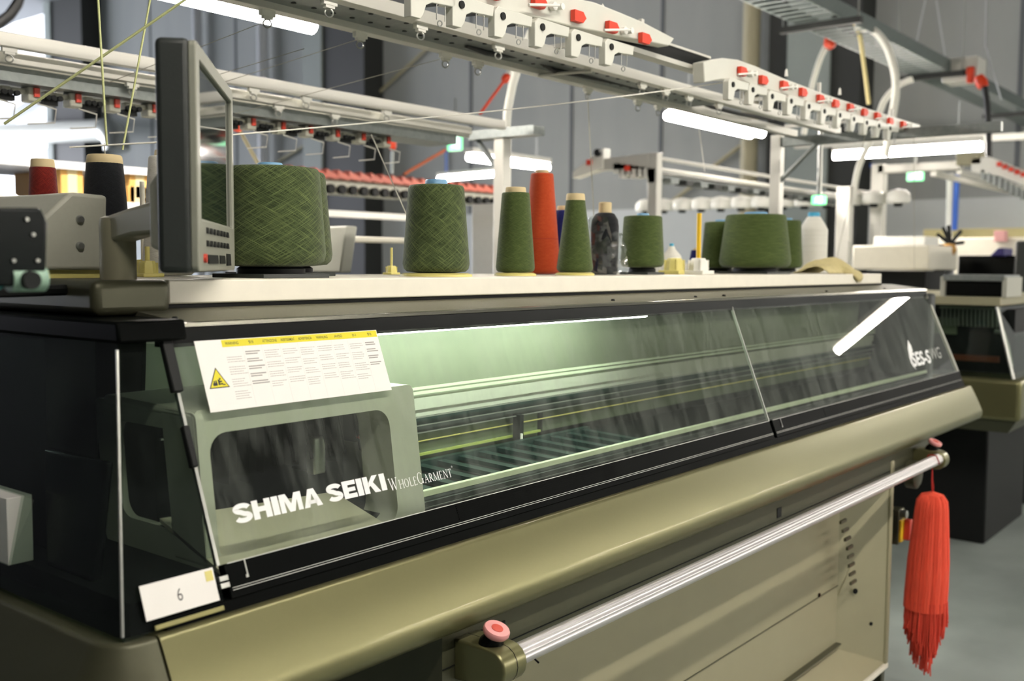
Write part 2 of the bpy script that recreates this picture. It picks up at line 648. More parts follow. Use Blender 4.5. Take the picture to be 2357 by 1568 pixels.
# lid: bottom band with two pale lines and ribbed grips
lid = MB()
pr = [(0, -.046), (0, 0.0), (-.012, 0), (-.012, -.046)]
lid.prism([(s, o) for o, s in [(.004, -.046), (.004, .0), (-.010, .0), (-.010, -.046)]], G(.785, 0), GD, GN, (2.41 - .785, 0, 0))
lid.prism([(s, o) for o, s in [(.004, -.046), (.004, .0), (-.010, .0), (-.010, -.046)]], G(2.425, 0), GD, GN, (4.06 - 2.425, 0, 0))
lb = lid.build('lid_band', BLACKB, K, bev=.0012)
ln = MB()
for x0, x1 in ((.79, 2.41), (2.43, 4.055)):
    for s_ in (-.0325, -.0355):
        ln.obox(G(x0, s_, .004), (x1 - x0, 0, 0), GD * .0007, GN * .0006)
    ln.obox(G(x0, -.0008, .004), (x1 - x0, 0, 0), GD * .0012, GN * .0006)
ln.build('pale_line', STEEL, lb)
for x0, x1 in ((1.23, 1.70), (2.75, 3.2)):
    gr = MB()
    for j in range(7):
        gr.obox(G(x0, -.006 - j * .0035, .004), (x1 - x0, 0, 0), GD * .0016, GN * .0012)
    gr.build('ribbed_grip', BLACKB, lb)
for x in (.83 - .015, 2.47):
    hk = MB()
    hk.obox(G(x, -.022, .0045), (.0016, 0, 0), GD * .022, GN * .0012)
    hk.obox(G(x - .002, -.024, .0045), (.004, 0, 0), GD * .004, GN * .0012)
    hk.build('catch_mark', STEEL, lb)
ht = MB()
for s_ in (-.030, -.021):
    ht.obox(G(.771, s_, .002), (.014, 0, 0), GD * .007, GN * .006)
ht.build('lid_latch', STEEL, lb, bev=.0008)
# windows
for x0, x1 in ((.779, 2.4165), (2.4225, 4.035)):
    w = MB()
    w.hull8([G(x0, 0, -.004), G(x1 + (.02 if x1 > 3 else 0), 0, -.004), G(x1 + (.02 if x1 > 3 else 0), 0, 0), G(x0, 0, 0),
             G(x0, .304, -.004), G(x1 - (.03 if x1 > 3 else 0), .304, -.004), G(x1 - (.03 if x1 > 3 else 0), .304, 0), G(x0, .304, 0)])
    w.build('window_pane', PANE, K)
e = MB()
e.hull8([G(2.412, 0, -.004), G(2.4155, 0, -.004), G(2.4155, 0, .002), G(2.412, 0, .002),
         G(2.412, .304, -.004), G(2.4155, .304, -.004), G(2.4155, .304, .002), G(2.412, .304, .002)])
e.build('pane_edge', STEEL, K)
e = MB()
e.obox(G(2.4165, 0, -.005), (.006, 0, 0), GD * .304, GN * .004)
e.build('pane_joint', BLACK, K)
e = MB()
e.obox(G(.7765, 0, -.005), (.0045, 0, 0), GD * .304, GN * .0065)
e.build('pane_edge', STEEL, K)
e = MB()
e.hull8([G(4.043, 0, -.006), G(4.058, 0, -.006), G(4.058, 0, .003), G(4.043, 0, .003), G(3.998, .304, -.006), G(4.01, .304, -.006), G(4.01, .304, .003), G(3.998, .304, .003)])
e.build('end_frame', GREYG, K)
# hood above the windows: black glossy strip under a bright chamfer, grey deck behind
YD = 1.33
MB().prismX([(1.2145, 1.286), (1.2165, 1.287), (1.2175, 1.312), (1.24, 1.312), (1.24, 1.286)], .775, 4.0).build('hood_strip', BLACK, K, bev=.0015)
MB().prismX([(1.2165, 1.3125), (1.2185, 1.3175), (1.225, 1.319), (1.235, 1.3125)], .772, 4.0).build('hood_trim', mat('dark_bright_metal', '#8a8a7e', .25, .85), K)
MB().prismX([(1.225, 1.313), (1.225, 1.3195), (YD + .02, 1.333), (1.78, 1.333), (1.78, 1.318), (1.26, 1.305)], .801, 4.0).build('deck', mat('speckled_grey_deck', '#6e6d5c', .5, .1, var=.25, scale=300), K)
dk = MB()
for x in (.81, 1.9, 2.27, 2.42, 3.1, 3.62):
    dk.lathe([(.0045, 0), (.0045, .003), (.003, .005)], (x, 1.245, 1.3205), n=12)
dk.build('deck_screw', BLACKM, K)
# yarn shelf
ZS = 1.374
SX0, SX1 = .856, 3.83
MB().box(SX0, SX1, YD, 1.80, 1.3385, ZS).build('yarn_shelf', CREAM, K, bev=.0025)
MB().box(SX0 - .0, SX1 + .04, YD + .012, 1.78, 1.330, 1.3386).build('shelf_gap', BLACKM, K)
MB().box(SX1 + .002, SX1 + .05, YD + .05, 1.78, 1.333, 1.362).build('shelf_end', OLIVED, K, bev=.003)
# left end block under the monitor
MB().box(.735, SX0 - .001, YD - .01, 1.82, 1.325, 1.3745).build('end_block', OLIVED, K, bev=.012, seg=4)
# rear wall, cabinet and ends
MB().box(.70, 4.06, 1.72, 1.80, .80, 1.325).build('rear_casing', OLIVED, K)
MB().box(4.0, 4.06, 1.20, 1.75, .96, 1.30).build('end_casing', DARKG, K, bev=.01)
MB().box(.70, 4.06, 1.13, 1.75, .84, .945).build('bed', BLACKM, K)

# ---- interior seen through the windows
YI = 1.40


def beam(name, mt, y, pyt, pyb, x0, x1, dz=0., th=.02, pxr=1200):
    z1 = at(pxr, pyt, Y=y).z
    z0 = at(pxr, pyb, Y=y).z
    o = MB().box(x0, x1, y, y + th, z0, z1)
    return o.build(name, mt, K)


MB().hull8([(.9, 1.48, 1.05), (3.98, 1.48, 1.05), (3.98, 1.49, 1.05), (.9, 1.49, 1.05),
            (.9, 1.46, 1.305), (3.98, 1.46, 1.305), (3.98, 1.47, 1.305), (.9, 1.47, 1.305)]).build('back_panel', GREENP, K)
PALEG = mat('pale_rail_paint', '#c9d2b6', .4)
beam('upper_rail', PALEG, 1.40, 862, 867, 1.0, 3.98, th=.006)
beam('upper_rail', PALEG, 1.40, 871, 877, 1.0, 3.98, th=.006)
beam('cross_beam', GREYL, 1.405, 884, 908, 1.0, 3.98)
beam('cross_beam', GREYG, 1.41, 908, 922, 1.0, 3.98)
beam('thin_rail', STEEL, 1.40, 923.5, 925.5, 1.0, 3.98, th=.004)
beam('needle_bed', TEAL, 1.41, 926, 941, 1.0, 3.98)
beam('thin_rail', STEEL, 1.40, 940, 942, 1.0, 3.98, th=.004)
beam('cross_beam', DARKG, 1.41, 942, 955, 1.0, 3.98)
beam('thin_rail', STEEL, 1.40, 955, 957, 1.0, 3.98, th=.004)
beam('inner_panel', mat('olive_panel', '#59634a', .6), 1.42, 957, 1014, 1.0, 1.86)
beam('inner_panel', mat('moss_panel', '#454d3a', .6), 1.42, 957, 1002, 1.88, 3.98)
beam('thin_rail', PALEY, 1.415, 972, 974, 1.0, 3.98, th=.004)
beam('thin_rail', mat('olive_yellow_paint', '#8f9a50', .5), 1.41, 998, 1003, 1.0, 1.86, th=.006)
dv0, dv1, dv2 = at(1199, 956, Y=1.39), at(1199, 1030, Y=1.39), at(1199, 998, Y=1.39)
MB().box(dv0.x - .003, dv0.x + .010, 1.39, 1.41, dv1.z, dv0.z).build('divider', BLACKM, K)
MB().box(dv0.x - .002, dv0.x + .002, 1.386, 1.39, dv1.z, dv2.z).build('divider_light', PAPER, K)
MB().box(.9, 3.98, 1.20, 1.45, .98, .995).build('bed_floor', BLACKM, K)
MB().box(.9, 3.98, 1.435, 1.475, .99, 1.115).build('lower_panel', BLACKM, K)
# teal comb lying in the bed
cm = MB()
for i in range(15):
    x = 1.10 + i * .062
    cm.obox((x, 1.225, 1.000), (.022, 0, 0), (0, .15, .006), (0, 0, .008))
cm.box(1.08, 2.0, 1.37, 1.385, .998, 1.018)
cm.build('comb', TEAL, K)
zb = at(1200, 1083, Y=1.20).z
MB().box(1.22, 3.98, 1.20, 1.21, zb - .006, zb + .005).build('bottom_rail', PALEG, K, bev=.001)
MB().box(1.22, 3.98, 1.19, 1.20, zb - .03, zb - .012).build('bottom_rail', DARKG, K)
MB().box(1.22, 3.98, 1.186, 1.189, zb - .022, zb - .020).build('thin_rail', STEEL, K)
# lit tubes under the hood
for x0, x1 in ((1.15, 1.66), (1.67, 2.10)):
    MB().tube([(x0, 1.285, 1.286), (x1, 1.285, 1.286)], .009, 12).build('lit_tube', TUBEIN, K)

# ---- carriage at the left end of the bed
CX0, CX1 = .80, 1.285
ct = math.tan(math.radians(8))


def C(x, z, o=0.):
    return Vector((x, 1.165 + (z - 1.0) * ct - o, z))


zt = at(943, 885, Y=1.195).z
print('carriage', at(943, 885, Y=1.195), at(972, 1172, Y=1.18), at(400, 930, Y=1.19), at(478, 985, Y=1.19), at(890, 950, Y=1.19), at(480, 1170, Y=1.18), at(905, 1190, Y=1.18))
CX1 = at(958, 1030, Y=1.185).x
wx0 = at(484, 1080, Y=1.185).x
wx1 = at(897, 1080, Y=1.185).x
wz1 = at(700, 968, Y=1.19).z
wz0 = .9855


def rr(x0, x1, z0, z1, r, n=6, bot=True):
    P = []
    for cx, cz, a in ((x1 - r, z1 - r, 0), (x0 + r, z1 - r, 90), (x0 + (r if bot else 0), z0 + (r if bot else 0), 180), (x1 - (r if bot else 0), z0 + (r if bot else 0), 270)):
        for i in range(n + 1):
            t = math.radians(a + 90 * i / n)
            q = r if (bot or a < 180) else 0
            P.append((cx + q * math.cos(t), cz + q * math.sin(t)))
    return P


def frame_ring(name, mt, outer, inner, fn, dvec, parent, **k):
    m_ = MB()
    vo = [m_.bm.verts.new(fn(*p)) for p in outer]
    vi = [m_.bm.verts.new(fn(*p)) for p in inner]
    vo2 = [m_.bm.verts.new(Vector(fn(*p)) + dvec) for p in outer]
    vi2 = [m_.bm.verts.new(Vector(fn(*p)) + dvec) for p in inner]
    n = len(outer)
    for i in range(n):
        j = (i + 1) % n
        m_.bm.faces.new((vo[i], vo[j], vi[j], vi[i]))
        m_.bm.faces.new((vo2[i], vi2[i], vi2[j], vo2[j]))
        m_.bm.faces.new((vo[i], vo2[i], vo2[j], vo[j]))
        m_.bm.faces.new((vi[i], vi[j], vi2[j], vi2[i]))
    return m_.build(name, mt, parent, **k)


car = frame_ring('carriage', GREYG, rr(CX0, CX1, .985, zt, .012), rr(wx0, wx1, wz0, wz1, .028), lambda x, z: C(x, z), Vector((0, .075, 0)), K, bev=.004)
# carriage sides, top and the dark mechanism inside
MB().hull8([C(CX1 - .012, .985, -.03), C(CX1, .985, -.03), (CX1, 1.42, .985), (CX1 - .012, 1.42, .985),
            C(CX1 - .012, zt - .006, -.03), C(CX1, zt - .006, -.03), (CX1, 1.40, zt - .02), (CX1 - .012, 1.40, zt - .02)]).build('carriage_side', GREYG, car)
frame_ring('carriage_side', GREYG, rr(1.165, 1.42, .985, zt - .003, .01), rr(1.215, 1.37, 1.03, 1.17, .025), lambda y, z: (CX0 + .001, y + (z - 1.0) * ct * .8, z), Vector((.012, 0, 0)), car)
MB().hull8([C(CX0, zt - .014, -.002), C(CX1, zt - .014, -.002), (CX1, 1.42, zt - .012), (CX0, 1.42, zt - .012),
            C(CX0, zt - .002, -.002), C(CX1, zt - .002, -.002), (CX1, 1.42, zt + .004), (CX0, 1.42, zt + .004)]).build('carriage_top', GREYG, car, bev=.006)
mc = MB()
mc.box(CX0 + .03, CX1 - .03, 1.33, 1.42, 1.0, 1.20)
for i in range(9):
    x = .93 + i * .031 + random.uniform(-.008, .008)
    mc.box(x, x + .014, 1.29, 1.34, 1.06 + random.uniform(0, .04), 1.17)
for i in range(6):
    x = .98 + i * .035
    mc.tube([(x, 1.27, 1.17), (x + .012, 1.26, 1.09)], .003, 6)
mc.build('cam_mechanism', BLACKB, car)
MB().box(CX0 + .02, 1.0, 1.30, 1.305, 1.146, 1.149).build('guide_rod', STEEL, car)
MB().hull8([(1.075, 1.27, 1.06), (1.10, 1.27, 1.06), (1.10, 1.29, 1.06), (1.075, 1.29, 1.06), (1.075, 1.27, 1.12), (1.10, 1.27, 1.12), (1.10, 1.29, 1.12), (1.075, 1.29, 1.12)]).build('yarn_carrier', STEEL, car, bev=.003)
MB().lathe([(.004, 0), (.004, .006)], (1.165, 1.265, 1.112), (0, -1, 0), 10).build('indicator', REDBTN, car)
# pale sloped tray at the foot of the carriage
TR_, TL_ = at(768, 1132, Y=1.275), at(484, 1166, Y=1.275)
FR_ = at(885, 1205, Y=1.15)
ft_ = [Vector((.80, 1.13, .992)), Vector((FR_.x, 1.13, .992)), Vector((FR_.x, 1.15, FR_.z)), Vector((TR_.x, 1.275, TR_.z)), Vector((.80, 1.275, TL_.z - .002))]
fm = MB()
fm.loft([ft_, [q + Vector((0, 0, -.006)) for q in ft_]])
fm.build('foot_tray', mat('beige_tray', '#bdb9a6', .5), car)

# ---- smoked end cover over the left end
b0 = Vector((.632, 1.0885, .955))
t0 = Vector((.709, 1.2185, 1.298))
def pane4(a, b, c, d, th, name, parent, **k):
    """a flat sheet with real thickness, front corners a b c d"""
    a, b, c, d = (Vector(q) for q in (a, b, c, d))
    nn = (b - a).cross(d - a).normalized() * th
    return MB().hull8([a, b, c, d, a + nn, b + nn, c + nn, d + nn]).build(name, SMOKE, parent, ang=5, **k)


eo = pane4(b0, G(.776, -.05, -.0005), G(.776, .30, -.0005), t0, -.004, 'end_cover', K, label='smoked clear acrylic end cover')
pane4((.632, 2.0, .955), b0, t0, (.709, 1.95, 1.298), -.004, 'end_cover_side', eo)
MB().tube([b0.lerp(t0, .02) + Vector((-.002, -.002, 0)), b0.lerp(t0, .97) + Vector((-.002, -.002, 0))], .0022, 8).build('corner_glint', STEEL, eo)  # steel tube standing in for the highlight along the cover's corner
MB().hull8([(.70, 1.20, 1.296), (.80, 1.20, 1.296), (.80, 1.98, 1.296), (.70, 1.98, 1.296), (.70, 1.205, 1.324), (.80, 1.205, 1.324), (.80, 1.98, 1.324), (.70, 1.98, 1.324)]).build('end_cover_top', BLACKB, K, bev=.004)
for a_, b_, c_, d_ in ((.766, .232, .016, .072), (.768, .13, .010, .056)):
    MB().obox(G(a_, b_, .001), (c_, 0, 0), GD * d_, GN * .010).build('lid_hinge', BLACKM, K, bev=.002)
# dark works behind the end cover
MB().box(.715, .79, 1.42, 1.9, .95, 1.29).build('end_housing', BLACKM, K)
hs = MB()
ya, yb2 = at(212, 1150, X=.68).y, at(95, 1150, X=.68).y
hs.hull8([(.674, ya, .975), (.690, ya, .975), (.690, yb2 - .02, .975), (.674, yb2 - .02, .975), (.70, ya, 1.14), (.712, ya, 1.14), (.712, yb2 + .03, 1.14), (.70, yb2 + .03, 1.14)])
hs.build('motor_cover', BLACK, K, bev=.004, seg=3)
MB().box(.66, .80, 1.12, 1.9, .94, at(78, 1290, X=.675).z - .0005).build('end_floor', BLACKM, K)
# carton parked behind the end cover
bx = thing('small_carton', 'small pale carton with black print behind the smoked end cover', 'box', (.66, 1.5, .953))
p0 = at(78, 1290, X=.675)
cz0 = p0.z
p1 = at(80, 1140, X=.675)
p1.y = p0.y
MB().box(.64, .675, p1.y, p1.y + .12, cz0, p1.z).build('carton_body', PAPER, bx, bev=.001)
pm = MB()
pm.lathe([(.009, 0), (.009, .0006)], (.6398, p1.y + .055, p1.z - .02), (-1, 0, 0), 14)
pm.lathe([(.007, 0), (.007, .0006)], (.6398, p1.y + .045, p1.z - .045), (-1, 0, 0), 14)
pm.build('black_print', INK, bx)
MB().box(.639, .6402, p1.y + .05, p1.y + .075, cz0 + .004, cz0 + .03).build('red_print', REDP, bx)

# ---- cabinet below: apron, handle, recessed panel
MB().box(1.15, 3.62, 1.06, 1.10, .722, .824).build('apron', OLIVED, K)
MB().box(1.15, 3.62, 1.0585, 1.06, .7688, .7702).build('apron_seam', BLACKM, K)
ap = MB()
p = at(1160, 1440, Y=1.06)
ap.box(1.20, 1.302, 1.0575, 1.06, .794, .808)
p = at(1793, 1180, Y=1.06)
ap.box(p.x - .012, p.x + .012, 1.0585, 1.06, p.z - .012, p.z + .012)
ap.build('apron_slot', BLACKM, K)
XR = 3.195
# recessed beige panel: rim, sloped sides, back
bp = MB()
rim = [(1.22, .16), (XR, .16), (XR, .722), (1.22, .722)]
ins = [(1.45, .232), (3.03, .232), (3.03, .70), (1.45, .70)]
YF, YB2 = 1.06, 1.155
vo = [bp.bm.verts.new((x, YF, z)) for x, z in rim]
vi = [bp.bm.verts.new((x, YB2, z)) for x, z in ins]
vf = [bp.bm.verts.new((x, YF + .05, z)) for x, z in rim]
for i in range(4):
    j = (i + 1) % 4
    bp.bm.faces.new((vo[i], vo[j], vi[j], vi[i]))
bp.bm.faces.new(vi)
bp.build('recessed_panel', BEIGE, K, ang=20)
# flanges, gusset with slots, bottom step
MB().box(XR - .005, XR + .02, 1.055, 1.72, .155, .80).build('side_flange', BEIGE, K, bev=.004)
MB().box(XR + .02, XR + .05, 1.075, 1.70, 0, .80).build('side_post', OLIVED, K, bev=.003)
MB().box(1.22, XR + .012, 1.052, 1.14, .143, .158).build('bottom_flange', CREAM, K, bev=.002)
MB().prismX([(1.13, .16), (1.154, .235), (1.156, .235), (1.156, .16)], 1.4, 3.05).build('bottom_step', BEIGE, K)
MB().prismX([(1.137, .2475), (1.154, .2475), (1.154, .2505), (1.137, .2505)], 1.45, 3.03).build('panel_seam', OLIVED, K)
MB().prismX([(1.1525, .428), (1.1552, .428), (1.1552, .4295), (1.1525, .4295)], 1.45, 3.03).build('panel_seam', OLIVED, K)
gs = MB()
gs.hull8([(3.03, 1.15, .40), (3.045, 1.14, .40), (3.19, 1.07, .72), (3.18, 1.08, .72), (3.03, 1.155, .398), (3.046, 1.15, .398), (3.19, 1.075, .722), (3.18, 1.085, .722)])
gs.build('gusset', BEIGE, K)
sl = MB()
for i in range(8):
    q = at(1940 + i * 5 + (i > 3) * (-(i - 3) * 3), 1200 + i * 20, Y=1.10)
    sl.box(q.x - .022, q.x + .022, 1.096, 1.102, q.z - .0045, q.z + .0045)
sl.build('gusset_slot', OLIVED, K)
for px_, py_, y_, r_, ax_ in ((1885, 1370, 1.1535, .006, (0, -1, 0)), (1968, 1361, 1.118, .0085, (-.5, -.8, 0)), (2004, 1436, 1.082, .006, (-.5, -.8, 0))):
    MB().lathe([(.0001, 0), (r_, 0), (r_, .003), (.0001, .003)], at(px_, py_, Y=y_), ax_, 14).build('panel_hole', BLACK, K)
MB().box(1.25, 3.18, 1.16, 1.7, .1, .8).build('cabinet', OLIVED, K)
MB().box(1.28, 1.42, 1.2, 1.65, 0, .1).build('foot', BLACKM, K)
MB().box(3.02, 3.19, 1.2, 1.65, 0, .1).build('foot', BLACKM, K)
MB().box(2.3, 4.06, 1.3, 1.7, .80, .845).build('overhang_tray', BLACKM, K)
# handle rail with fluted face
HZ, HY = .787, .982
hp = []
for i in range(40):
    a = 2 * PI * i / 40
    r = .0175
    if i in (13, 16, 19):
        r = .0155
    hp.append((HY + r * 1.02 * math.cos(a), HZ + r * math.sin(a)))
hr = MB()
hr.prismX(hp, 1.235, 3.42)
hb = hr.build('handle_rail', CHROME, K, ang=60)
bl = MB()
bl.tube([(1.268, HY - .012, HZ - .012), (1.268, HY - .021, HZ - .0165)], .0016, 8)
bl.build('rail_bolt', BLACK, hb)
for i, x in enumerate((1.19, 3.425)):
    bk = MB()
    prof = []
    for j in range(9):
        a = math.radians(90 + 180 * j / 8)
        prof.append((HY + .006 + .030 * math.cos(a), HZ - .006 + .030 * math.sin(a)))
    prof += [(1.062, HZ - .042), (1.062, HZ + .025)]
    bk.prismX(prof, x - .012 - (0 if i == 0 else .012), x + .046 - (0 if i == 0 else .02))
    bo = bk.build('rail_bracket', OLIVE, hb, bev=.004, seg=3)
    bs = MB()
    bs.prismX([(y - .0004 if y < 1 else y, z) for y, z in prof], x + .020, x + .0214)
    bs.build('bracket_seam', BLACK, hb)
for i, (x, y, z) in enumerate(((1.203, 1.008, HZ + .020), (3.425, 1.012, HZ + .022))):
    ax = Vector((0, -.38, .92)).normalized()
    c0 = Vector((x, y, z - .006))
    MB().lathe([(.0205, 0), (.0205, .012), (.015, .022), (.015, .026)], c0, ax, 28).build('button_collar', BLACK, hb)
    MB().lathe([(.012, .024), (.019, .028), (.0215, .032), (.0215, .037), (.020, .0395), (.0001, .0395)], c0, ax, 32).build('push_button', PINK, hb, label='pink mushroom push button')
    MB().lathe([(.0095, .0392), (.0095, .0402), (.0001, .0402)], c0, ax, 24).build('button_cap', REDBTN, hb)
MB().lathe([(.045, 0), (.045, .03), (.035, .036), (.0001, .036)], (3.36, 1.06, .735), (0, -1, 0), 20).build('rail_boss', OLIVED, K)
# isolator switch on the far side
q = at(2075, 1215, Y=1.13)
sw = MB()
sw.box(q.x - .03, q.x + .03, 1.13, 1.19, q.z - .055, q.z + .065)
so = sw.build('isolator_switch', OLIVED, K, bev=.004)
MB().box(q.x - .027, q.x + .027, 1.122, 1.131, q.z - .045, q.z + .03).build('switch_plate', YELLOW, so, bev=.002)
MB().hull8([(q.x - .005, 1.10, q.z - .04), (q.x + .025, 1.10, q.z - .04), (q.x + .025, 1.123, q.z - .04), (q.x - .005, 1.123, q.z - .04),
            (q.x, 1.10, q.z + .03), (q.x + .025, 1.10, q.z + .03), (q.x + .025, 1.123, q.z + .03), (q.x, 1.123, q.z + .03)]).build('switch_handle', REDBTN, so, bev=.004)
MB().lathe([(.014, 0), (.014, .02), (.009, .022)], (q.x - .01, 1.13, q.z + .05), (0, -1, 0), 14).build('switch_lock', STEEL, so)


# ------------------------------------------------------------------ lettering
def text_mesh(body, offset=0., shear=0.):
    cu = bpy.data.curves.new('t', 'FONT')
    cu.body = body
    cu.offset = offset
    cu.shear = shear
    cu.resolution_u = 6
    o = bpy.data.objects.new('t', cu)
    COL.objects.link(o)
    dg = bpy.context.evaluated_depsgraph_get()
    dg.update()
    me = bpy.data.meshes.new_from_object(o.evaluated_get(dg))
    bpy.data.objects.remove(o)
    return me


def text_on(name, body, fn, x0, x1, s0, s1, mt, parent, offset=0., shear=0., thick=.0003):
    """flat lettering stretched to a box and carried by fn(x, s, lift)"""
    me = text_mesh(body, offset, shear)
    xs = [v.co.x for v in me.vertices]
    ys = [v.co.y for v in me.vertices]
    ax, bx_, ay, by = min(xs), max(xs), min(ys), max(ys)
    for v in me.vertices:
        x = x0 + (v.co.x - ax) / (bx_ - ax) * (x1 - x0)
        s_ = s0 + (v.co.y - ay) / (by - ay) * (s1 - s0)
        v.co = fn(x, s_, thick)
    return link(name, me, mt, parent)


def heavy_word(word, x0, x1, s0, s1, fn, name, mt, parent):
    """fat grotesque capitals cut from polygons"""
    W = {'S': 1.02, 'H': 1.10, 'I': .40, 'M': 1.38, 'A': 1.20, 'E': .92, 'K': 1.16, ' ': .27}
    GAP, B = .075, .36
    tot = sum(W[c] for c in word) + GAP * (len(word) - 1)
    H = s1 - s0
    kx = (x1 - x0) / tot
    mb = MB()
    ox = [0.]

    def P(*pts):
        mb.bm.faces.new([mb.bm.verts.new(fn(x0 + (ox[0] + u) * kx, s0 + v * H, .0003)) for u, v in pts])

    def R(u0, v0, u1, v1):
        P((u0, v0), (u1, v0), (u1, v1), (u0, v1))
    for c in word:
        w = W[c]
        if c == 'H':
            R(0, 0, B, 1); R(w - B, 0, w, 1); R(B, .37, w - B, .64)
        elif c == 'I':
            R(0, 0, w, 1)
        elif c == 'E':
            R(0, 0, B, 1); R(B, 0, w, .25); R(B, .38, w - .06, .61); R(B, .75, w, 1)
        elif c == 'M':
            P((0, 0), (.30, 0), (.30, .62), (.02, 1), (0, 1)); P((w - .30, 0), (w, 0), (w, 1), (w - .02, 1), (w - .30, .62))
            P((.02, 1), (.42, 1), (w / 2, .44), (w - .42, 1), (w - .02, 1), (w - .30, .62), (w / 2 + .16, 0), (w / 2 - .16, 0), (.30, .62))
        elif c == 'A':
            P((0, 0), (.36, 0), (w / 2 - .02, .66), (w / 2, .72), (w / 2, 1), (w / 2 - .19, 1)); P((w, 0), (w / 2 + .19, 1), (w / 2, 1), (w / 2, .72), (w / 2 + .02, .66), (w - .36, 0))
            R(.34, .17, w - .34, .37)
        elif c == 'K':
            R(0, 0, B, 1); P((B, .36), (B + .02, .62), (w - .44, 1), (w - .03, 1), (B + .36, .62), (w, 0), (w - .43, 0), (B + .12, .44))
        elif c == 'S':
            # upper bowl, spine and lower bowl as one thick ribbon
            top = [(math.radians(a), 1) for a in range(20, 271, 12)]
            ribbon = []
            rx, t_ = w / 2 - .13, .275
            for a in range(12, 256, 12):
                ribbon.append((w / 2 + rx * math.cos(math.radians(a)), .715 + .165 * math.sin(math.radians(a)), a))
            for a in range(76, -169, -12):
                ribbon.append((w / 2 + rx * math.cos(math.radians(a)), .285 + .165 * math.sin(math.radians(a)), a))
            pv = None
            for q in range(len(ribbon)):
                a_, b_ = ribbon[max(q - 1, 0)], ribbon[min(q + 1, len(ribbon) - 1)]
                dx, dy = b_[0] - a_[0], b_[1] - a_[1]
                L_ = math.hypot(dx, dy)
                nx, ny = -dy / L_ * .155, dx / L_ * .125
                e_ = ((ribbon[q][0] + nx, ribbon[q][1] + ny), (ribbon[q][0] - nx, ribbon[q][1] - ny))
                if pv:
                    P(pv[0], pv[1], e_[1], e_[0])
                pv = e_
        ox[0] += w + GAP
    return mb.build(name, mt, parent)


heavy_word('SHIMA SEIKI', .8195, 1.098, .0465, .0725, lambda x, s, o: G(x, s, o), 'maker_lettering', WHITEINK, K)


